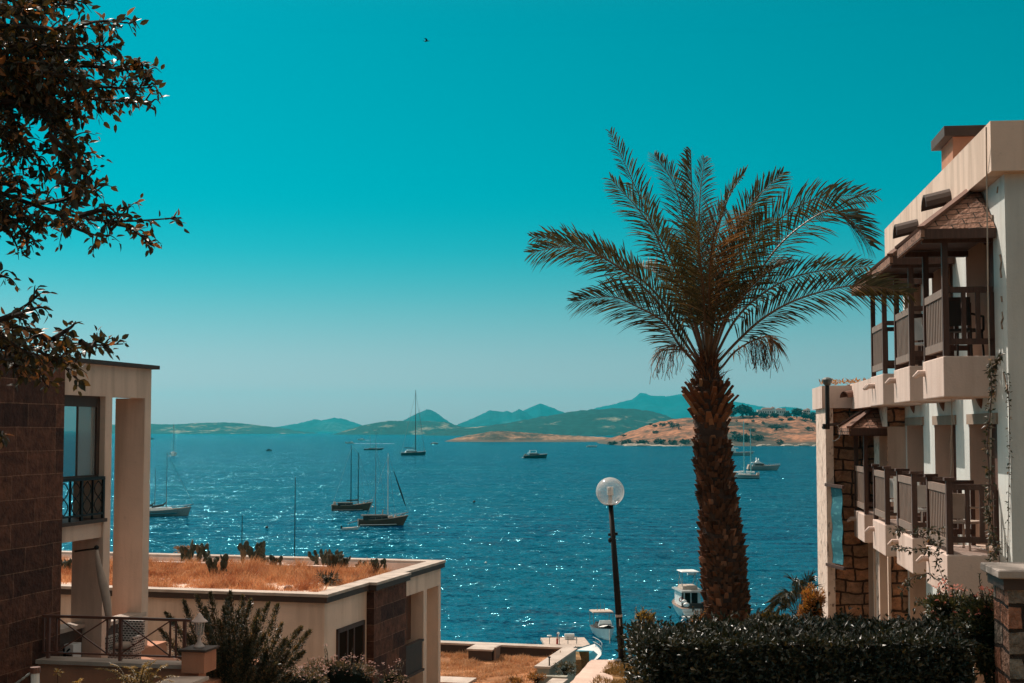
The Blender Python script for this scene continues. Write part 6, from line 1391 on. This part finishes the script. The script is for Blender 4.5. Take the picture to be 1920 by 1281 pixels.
piece('cabin', 'white_paint', t, lambda q: (boxf(q, f, -8, 2.5, -1.5, 1.5, 4.8, 5.4, .6, .2), boxf(q, f, -7, .8, -1.3, 1.3, 2.0, 4.8, .5, .1), boxf(q, f, -3, -.6, -.8, .8, 5.4, 6.6, .5, .2)))
# cabin cruiser, seen from astern
t, f, hf, tp_ = boat('cabin_cruiser', 'white cabin cruiser seen from astern, grey roof, left of the palm trunk', 'motorboat', 1289, 1155, 97, 6.0, 2.75, 1.05, 'white_paint', 'wood_light', stern=.95, bow_rise=.4)
piece('swim_platform', 'white_paint', t, lambda q: boxf(q, f, -3.9, -3.2, -1.35, 1.35, .30, .42)); piece('transom_stripe', 'grey', t, lambda q: boxf(q, f, -3.26, -3.21, -1.2, 1.2, .75, .83))
piece('cabin', 'white_paint', t, lambda q: (boxf(q, f, -1.4, 1.2, -.95, -.85, 1.1, 2.5), boxf(q, f, -1.4, 1.2, .85, .95, 1.1, 2.5), boxf(q, f, 1.15, 1.3, -.95, .95, 1.1, 2.5), boxf(q, f, -1.45, -1.38, -.05, .05, 1.1, 2.5), boxf(q, f, -1.45, -1.38, .60, .72, 1.1, 2.5), boxf(q, f, -1.45, -1.38, -.86, -.66, 1.1, 2.5)))
piece('cabin_glass', 'dark_glass', t, lambda q: boxf(q, f, -1.30, 1.1, -.84, .84, 1.1, 2.45)); piece('roof', 'grey', t, lambda q: boxf(q, f, -2.6, 1.5, -1.2, 1.2, 2.52, 2.66, .08, .06))
piece('flybridge', 'canvas', t, lambda q: boxf(q, f, -1.2, .9, -.75, .75, 2.67, 2.98, .1, .06)); piece('bimini', 'white_paint', t, lambda q: boxf(q, f, -1.4, .7, -.85, .9, 4.35, 4.42, .1, .1))
piece('bimini_frame', 'alu', t, lambda q: [q.tube([f(x0, s_ * .72, 2.98), f(x1, s_ * .8, 4.36)], .025, 5) for s_ in (-1, 1) for x0, x1 in ((-1, -1.3), (-.9, .5), (.7, -.3))])
piece('deck_cushions', 'dark_canvas', t, lambda q: boxf(q, f, -3.0, -2.3, -.9, .5, 1.0, 1.5, .05, .05)); piece('side_bags', 'white_paint', t, lambda q: (q.ell(f(-3.0, .85, 1.45), .3, .3, .22, 10, 6), q.ell(f(-2.6, .95, 1.7), .25, .2, .2, 10, 6)), True)
piece('outboard_motor', 'dark_metal', t, lambda q: boxf(q, f, -3.5, -3.22, -.9, -.6, .4, 1.7, .03, .03)); piece('life_ring', 'red', t, lambda q: q.tube([f(-1.47, .98 + .18 * math.cos(k * .524), 1.75 + .18 * math.sin(k * .524)) for k in range(13)], .045, 6))
# open boat with an awning, seen from the bow
t, f, hf, tp_ = boat('open_boat', 'small open white boat with a pale awning, bow towards us, left of the lamp', 'motorboat', 1132, 1194, -82, 4.6, 1.85, .75, 'white_paint', 'dark_canvas', stern=.9, bow_rise=.35, full=.45, rake=.05)
piece('foredeck', 'white_paint', t, lambda q: q.grid(lambda i, j: f(.9 + 1.1 * i, (j - .5) * 1.35 * (1 - .35 * i), .98 + .28 * i * (1 - abs(j - .5)) + .25 * (1 - i) * (1 - (2 * j - 1) ** 2) * .6), 6, 8))
piece('cockpit_shade', 'dark_canvas', t, lambda q: boxf(q, f, -1.4, .85, -.6, .6, .8, 1.15, .1, .1)); piece('awning', 'canvas', t, lambda q: boxf(q, f, -1.9, -.1, -.92, .92, 2.05, 2.14, .06, .04)); piece('awning_frame', 'alu', t, lambda q: [q.tube([f(x, s_ * .86, .9), f(x, s_ * .88, 2.06)], .03, 5) for s_ in (-1, 1) for x in (-1.8, -.2)])
piece('rods', 'alu', t, lambda q: [q.tube([f(-1, y, 2.1), f(-1.1, y, 2.75)], .02, 4) for y in (-.35, -.05, .3)]); piece('windscreen', 'white_paint', t, lambda q: boxf(q, f, .55, .75, -.62, .62, 1.05, 1.5, .05, .14)); piece('mooring_line', 'rope', t, lambda q: q.tube([f(2.5, 0, 1), f(3.2, -.15, .4), f(4.0, -.3, 0)], .015, 4))
# turquoise hulled boat moored behind the wall
t, f, hf, tp_ = boat('moored_cruiser', 'turquoise hulled boat with a white foredeck moored behind the lot wall', 'motorboat', 1092, 1262, 74, 7.0, 2.7, 1.2, 'teal_paint', 'white_paint', bow_rise=.35, rake=.08, full=.5)
piece('bow_rail', 'alu', t, lambda q: [q.tube([f(.8 + 2.8 * k / 8, -1.25 * (1 - (k / 8) ** 2) , 1.15 + .3 * k / 8 + hgt) for k in range(9)], .025, 4) for hgt in (.35, .7)] + [q.tube([f(.8 + 2.8 * k / 8, -1.25 * (1 - (k / 8) ** 2), 1.1 + .3 * k / 8), f(.8 + 2.8 * k / 8, -1.25 * (1 - (k / 8) ** 2), 1.85 + .3 * k / 8)], .02, 4) for k in (1, 3, 5, 7)])
piece('boat_cover', 'teal_paint', t, lambda q: boxf(q, f, -3.3, 1.0, -1.15, 1.15, 1.1, 1.55, .3, .45)); piece('portholes', 'dark_glass', t, lambda q: [boxf(q, f, x, x + .4, 1.22, 1.36, .6, .85) for x in (-2, -1, 0)] + [boxf(q, f, x, x + .4, -1.36, -1.22, .6, .85) for x in (-2, -1, 0)])
# pontoon with rails and small gear
f = BF(1062, 1221, 4); t = thing('pontoon', f.o, 'flat pale timber pontoon with thin rails behind the lot wall', 'pontoon')
piece('deck', 'canvas', t, lambda q: boxf(q, f, -1.9, 1.75, -2.6, 2.4, .55, .75)); piece('floats', 'dark_metal', t, lambda q: (boxf(q, f, -1.8, 1.6, -2.4, -1.6, -.3, .549), boxf(q, f, -1.8, 1.6, 1.2, 2.2, -.3, .549)))
piece('rail', 'alu', t, lambda q: [q.tube([f(x, -1.2, .75), f(x, -1.2, 1.35)], .03, 4) for x in (-1.5, -.7, 0, .7)] + [q.tube([f(-1.5, -1.2, 1.3), f(.7, -1.2, 1.3)], .03, 4)]); piece('gear', 'red', t, lambda q: (boxf(q, f, -.95, -.8, -1.3, -1.1, .76, 1.2), q.tube([f(-.87, -1.2, 1.1), f(-.87, -1.2, 1.6)], .03, 4)))
piece('deck_lamp', 'white_paint', t, lambda q: q.ell(f(-1.5, -1.2, 1.42), .22, .15, .07, 8, 4)); piece('deck_lamp', 'white_paint', t, lambda q: (q.tube([f(-.55, 1, .75), f(-.55, 1, 1.3)], .03, 4), q.ell(f(-.55, 1.0, 1.3), .12, .12, .1, 8, 4))); piece('locker', 'white_paint', t, lambda q: boxf(q, f, 0, .8, 1.2, 1.5, .76, 1.2))
# buoys and the little white skiff
t, f, hf, tp_ = boat('skiff', 'tiny white skiff floating above the cabin cruiser', 'dinghy', 1297, 1078, 8, 1.1, .55, .22, 'white_paint', 'black_hull', bow_rise=.3)
def buoy(px, py, r, mat, label, grp='mooring buoys'):
    c = at_z(px, py, 0); t = thing('buoy', c, label, 'buoy', grp); m_ = MB(); m_.ell(c + Vector((0, 0, r * .35)), r, r, r * .85, 12, 8); m_.tube([c + Vector((0, 0, r)), c + Vector((0, 0, r * 1.5))], r * .22, 6); m_.build('float', M[mat], t, smooth=True, uv=False)
buoy(500.5, 990, .30, 'dark_metal', 'dark mooring buoy between the two thin masts above the roof'); buoy(889, 942, .34, 'dark_metal', 'dark mooring buoy in open water right of the nearer gulet'); buoy(911, 1056, .16, 'white_paint', 'small white mooring buoy right of the low house\'s roof corner'); buoy(699, 951.5, .25, 'white_paint', 'small pale buoy between the two gulets')
# ------------------------------------------------------------------ the headland's villas and trees
def villa(px, py, wpx, hpx, label, parts):
    D = 1870; c = P(px, py, D); s_ = D / FPX; t = thing('villa', c, label, 'villa', 'villas on the headland')
    for (x0, x1, h, roof) in parts:
        m_ = MB(); a, b_ = c.x + x0 * s_, c.x + x1 * s_; 
        W_ = Frame((0, 0, 0), 0); m_.box(D, D + 9, a, b_, c.z - 6, c.z + h * s_); wo = m_.build('wall', M['white'], t)
        m_ = MB(); 
        if roof: m_.hexa([Vector((a - .5, D - .5, c.z + h * s_)), Vector((b_ + .5, D - .5, c.z + h * s_)), Vector((b_ + .5, D + 9.5, c.z + h * s_)), Vector((a - .5, D + 9.5, c.z + h * s_))], [Vector((a + 2, D + 4, c.z + (h + 2.6) * s_)), Vector((b_ - 2, D + 4, c.z + (h + 2.6) * s_)), Vector((b_ - 2, D + 5, c.z + (h + 2.6) * s_)), Vector((a + 2, D + 5, c.z + (h + 2.6) * s_))])
        else: m_.box(D - .3, D + 9.3, a - .3, b_ + .3, c.z + h * s_, c.z + h * s_ + .5)
        m_.build('roof', M['clay'] if roof else M['white'], t)
        n = max(2, int((x1 - x0) / 4)); m_ = MB()
        for k in range(n): xx = a + (b_ - a) * (k + .5) / n; m_.box(D - .1, D - .02, xx - .7, xx + .7, c.z + .5, c.z + 2.6)
        m_.build('windows', M['dark_glass'], wo)
villa(1441, 775, 0, 0, 'long white villa with a small clay roof tower on the headland', ((-20, -12, 6, False), (-11.8, 6, 8, True), (6.2, 12, 10, True)))
villa(1466, 775, 0, 0, 'lower white villa right of the tower villa on the headland', ((-10, 0, 7, True), (.3, 7, 9, False), (7.3, 14, 4, False)))
villa(1514, 774, 0, 0, 'villa with brown roofs at the headland\'s right, next to the hotel', ((-8, -2, 4, True), (-1.7, 5, 6, True)))
M['far_tree'] = leafy('far_tree_leaves', (.012, .026, .018), (.030, .050, .030), rough=.8, trans=0, spec=.1)
def far_tree(px, py, wpx, hpx, D, label='', name='tree', n=260, grp='trees and shrubs on the headland', cat='tree'):
    c = P(px, py, D); s_ = D / FPX; w_, h = wpx * s_ / 2, hpx * s_; t = thing(name, c - Vector((0, 0, .5)), label, cat, grp); rr = random.Random(int(px * 3 + py))
    m_ = MB(); m_.tube([c - Vector((0, 0, 3)), c + Vector((0, 0, h * .5))], [w_ * .09, w_ * .05], 5); m_.build('trunk', M['twig'], t, uv=False); m_ = MB()
    for k in range(n):
        o = Vector((rr.gauss(0, 1), rr.gauss(0, 1), rr.gauss(0, 1))).normalized() * rr.uniform(.45, 1); o.z = o.z * .5
        q = c + Vector((o.x * w_, o.y * w_, h * (.52 + o.z * (.9 - .25 * abs(o.x))))); d = Vector((rr.uniform(-1, 1), rr.uniform(-1, 1), rr.uniform(-.6, 1))).normalized(); m_.leaf(q, d, Vector((rr.uniform(-1, 1), -.5, 1)).normalized(), w_ * .42, w_ * .3, .2)
    m_.build('crown', M['far_tree'], t, uv=False); return t
for a in ((1393, 780, 38, 20, 1850, 'widest dark tree on the headland skyline, just right of the palm trunk'), (1372, 782, 16, 14, 1850, 'dark tree on the headland half hidden by the palm trunk'), (1413, 781, 20, 9, 1845, 'low dark tree left of the tower villa'), (1432, 783, 20, 8, 1840, 'low dark tree below the tower villa'), (1452, 783, 18, 8, 1840, 'low dark tree below the gap between the villas'),
          (1476, 783, 16, 10, 1840, 'dark tree right below the lower white villa'), (1494, 784, 22, 20, 1835, 'tall dark tree between the villas on the right'), (1510, 786, 16, 12, 1830, 'dark tree before the brown roofed villa'), (1525, 790, 22, 16, 1825, 'dark tree at the headland touching the hotel wing'), (1483, 796, 14, 14, 1800, 'round dark shrub on the orange slope below the villas'), (1505, 796, 12, 10, 1800, 'small round shrub on the slope near the hotel wing'),
          (1545, 788, 30, 16, 1820, 'dark tree hidden behind the hotel wing')):
    if a[0] < 1540: far_tree(*a)
def slope_D(px, py):
    """where the ray meets the headland mesh"""
    dg = bpy.context.evaluated_depsgraph_get(); d = ray(px, py).normalized(); best = None; org = EYE.copy()
    for k in range(12):
        ok, loc, nr, idx, ob, mt = sc.ray_cast(dg, org, d)
        if not ok: return best
        if ob.name.startswith('headland'): return loc
        org = loc + d * .5
    return best
bpy.context.view_layer.update()
shr = [(1228, 800, 10, 4, 'small shrub at the left end of the dark row high on the slope'), (1243, 799, 14, 6, 'wide shrub in the row high on the slope left of the palm'), (1256, 797, 12, 7, 'topmost shrub on the slope left of the palm boots'),
 (1262, 803, 13, 9, 'rounded shrub just under the topmost one left of the palm'), (1272, 805, 12, 11, 'pointed conical shrub right beside the palm boots'), (1229, 812, 13, 4, 'lone low shrub in the middle of the bare orange slope'), (1220, 797, 8, 4, 'tiny shrub on the skyline of the orange slope, left side'),
 (1170, 818, 12, 3, 'flat shrub near the left foot of the orange slope'), (1446, 802, 12, 5, 'left part of the shrub cluster below the villas'), (1456, 806, 20, 9, 'largest shrub of the cluster below the villas'), (1466, 804, 10, 6, 'right neighbour of the largest shrub below the villas'),
 (1474, 802, 8, 6, 'rightmost shrub of the cluster below the villas'), (1431, 795, 8, 5, 'shrub on the upper slope below the tower villa'), (1412, 791, 8, 4, 'small shrub high on the slope, above the ketch masts'), (1516, 806, 12, 6, 'shrub on the slope close to the hotel wing'),
 (1525, 808, 8, 8, 'upright shrub touching the hotel wing on the slope'), (1381, 791, 6, 5, 'small shrub on the slope touching the palm trunk\'s right side'), (1465, 789, 10, 5, 'shrub directly below the lower white villa'), (1400, 796, 8, 3, 'flat shrub between the ketch masts on the slope'),
 (1390, 826, 40, 9, 'broad dark thicket at the shore behind the white ketch'), (1420, 825, 26, 8, 'dark thicket at the shore right of the ketch masts'), (1462, 832, 16, 7, 'dark thicket at the shore above the grey motor yacht\'s bow'), (1376, 812, 14, 3, 'flat dark scrub beside the palm trunk at mid slope'),
 (1410, 808, 14, 3, 'flat dark scrub at mid slope right of the ketch masts'), (1150, 834, 20, 5, 'dark scrub at the shore, left tip of the orange headland'), (1175, 832, 24, 6, 'dark scrub at the shore, second from the headland\'s left tip'), (1205, 833, 24, 7, 'dark scrub at the shore below the bare orange slope'),
 (1235, 832, 24, 7, 'dark scrub at the shore below the lone slope shrub'), (1262, 833, 20, 7, 'dark scrub at the shore near the palm trunk'), (1283, 832, 22, 7, 'dark scrub at the shore touching the palm trunk\'s left side')]
for i, (px, py, w_, h_, lab) in enumerate(shr):
    loc = slope_D(px, py)
    if loc is None: continue
    far_tree(px, py + 1, w_, h_ * 1.25, loc.y - 2, lab, 'shrub', 110, 'shrubs on the headland', 'shrub')

# ------------------------------------------------------------------ air
hz_m = bpy.data.materials.new('haze'); hz_m.use_nodes = True; ht = hz_m.node_tree; ht.nodes.clear()
ho = ht.nodes.new('ShaderNodeOutputMaterial'); pv2 = ht.nodes.new('ShaderNodeVolumePrincipled'); ht.links.new(pv2.outputs[0], ho.inputs['Volume'])
pv2.inputs['Color'].default_value = (.0, .74, .92, 1); pv2.inputs['Density'].default_value = 5.0e-5; pv2.inputs['Anisotropy'].default_value = .2
HZ = MB(); HZ.box(-100, 15600, -14500, 14500, -12, 420)
o = HZ.build('haze', hz_m, uv=False); tag(o, 'thin pale teal sea haze', kind='stuff')
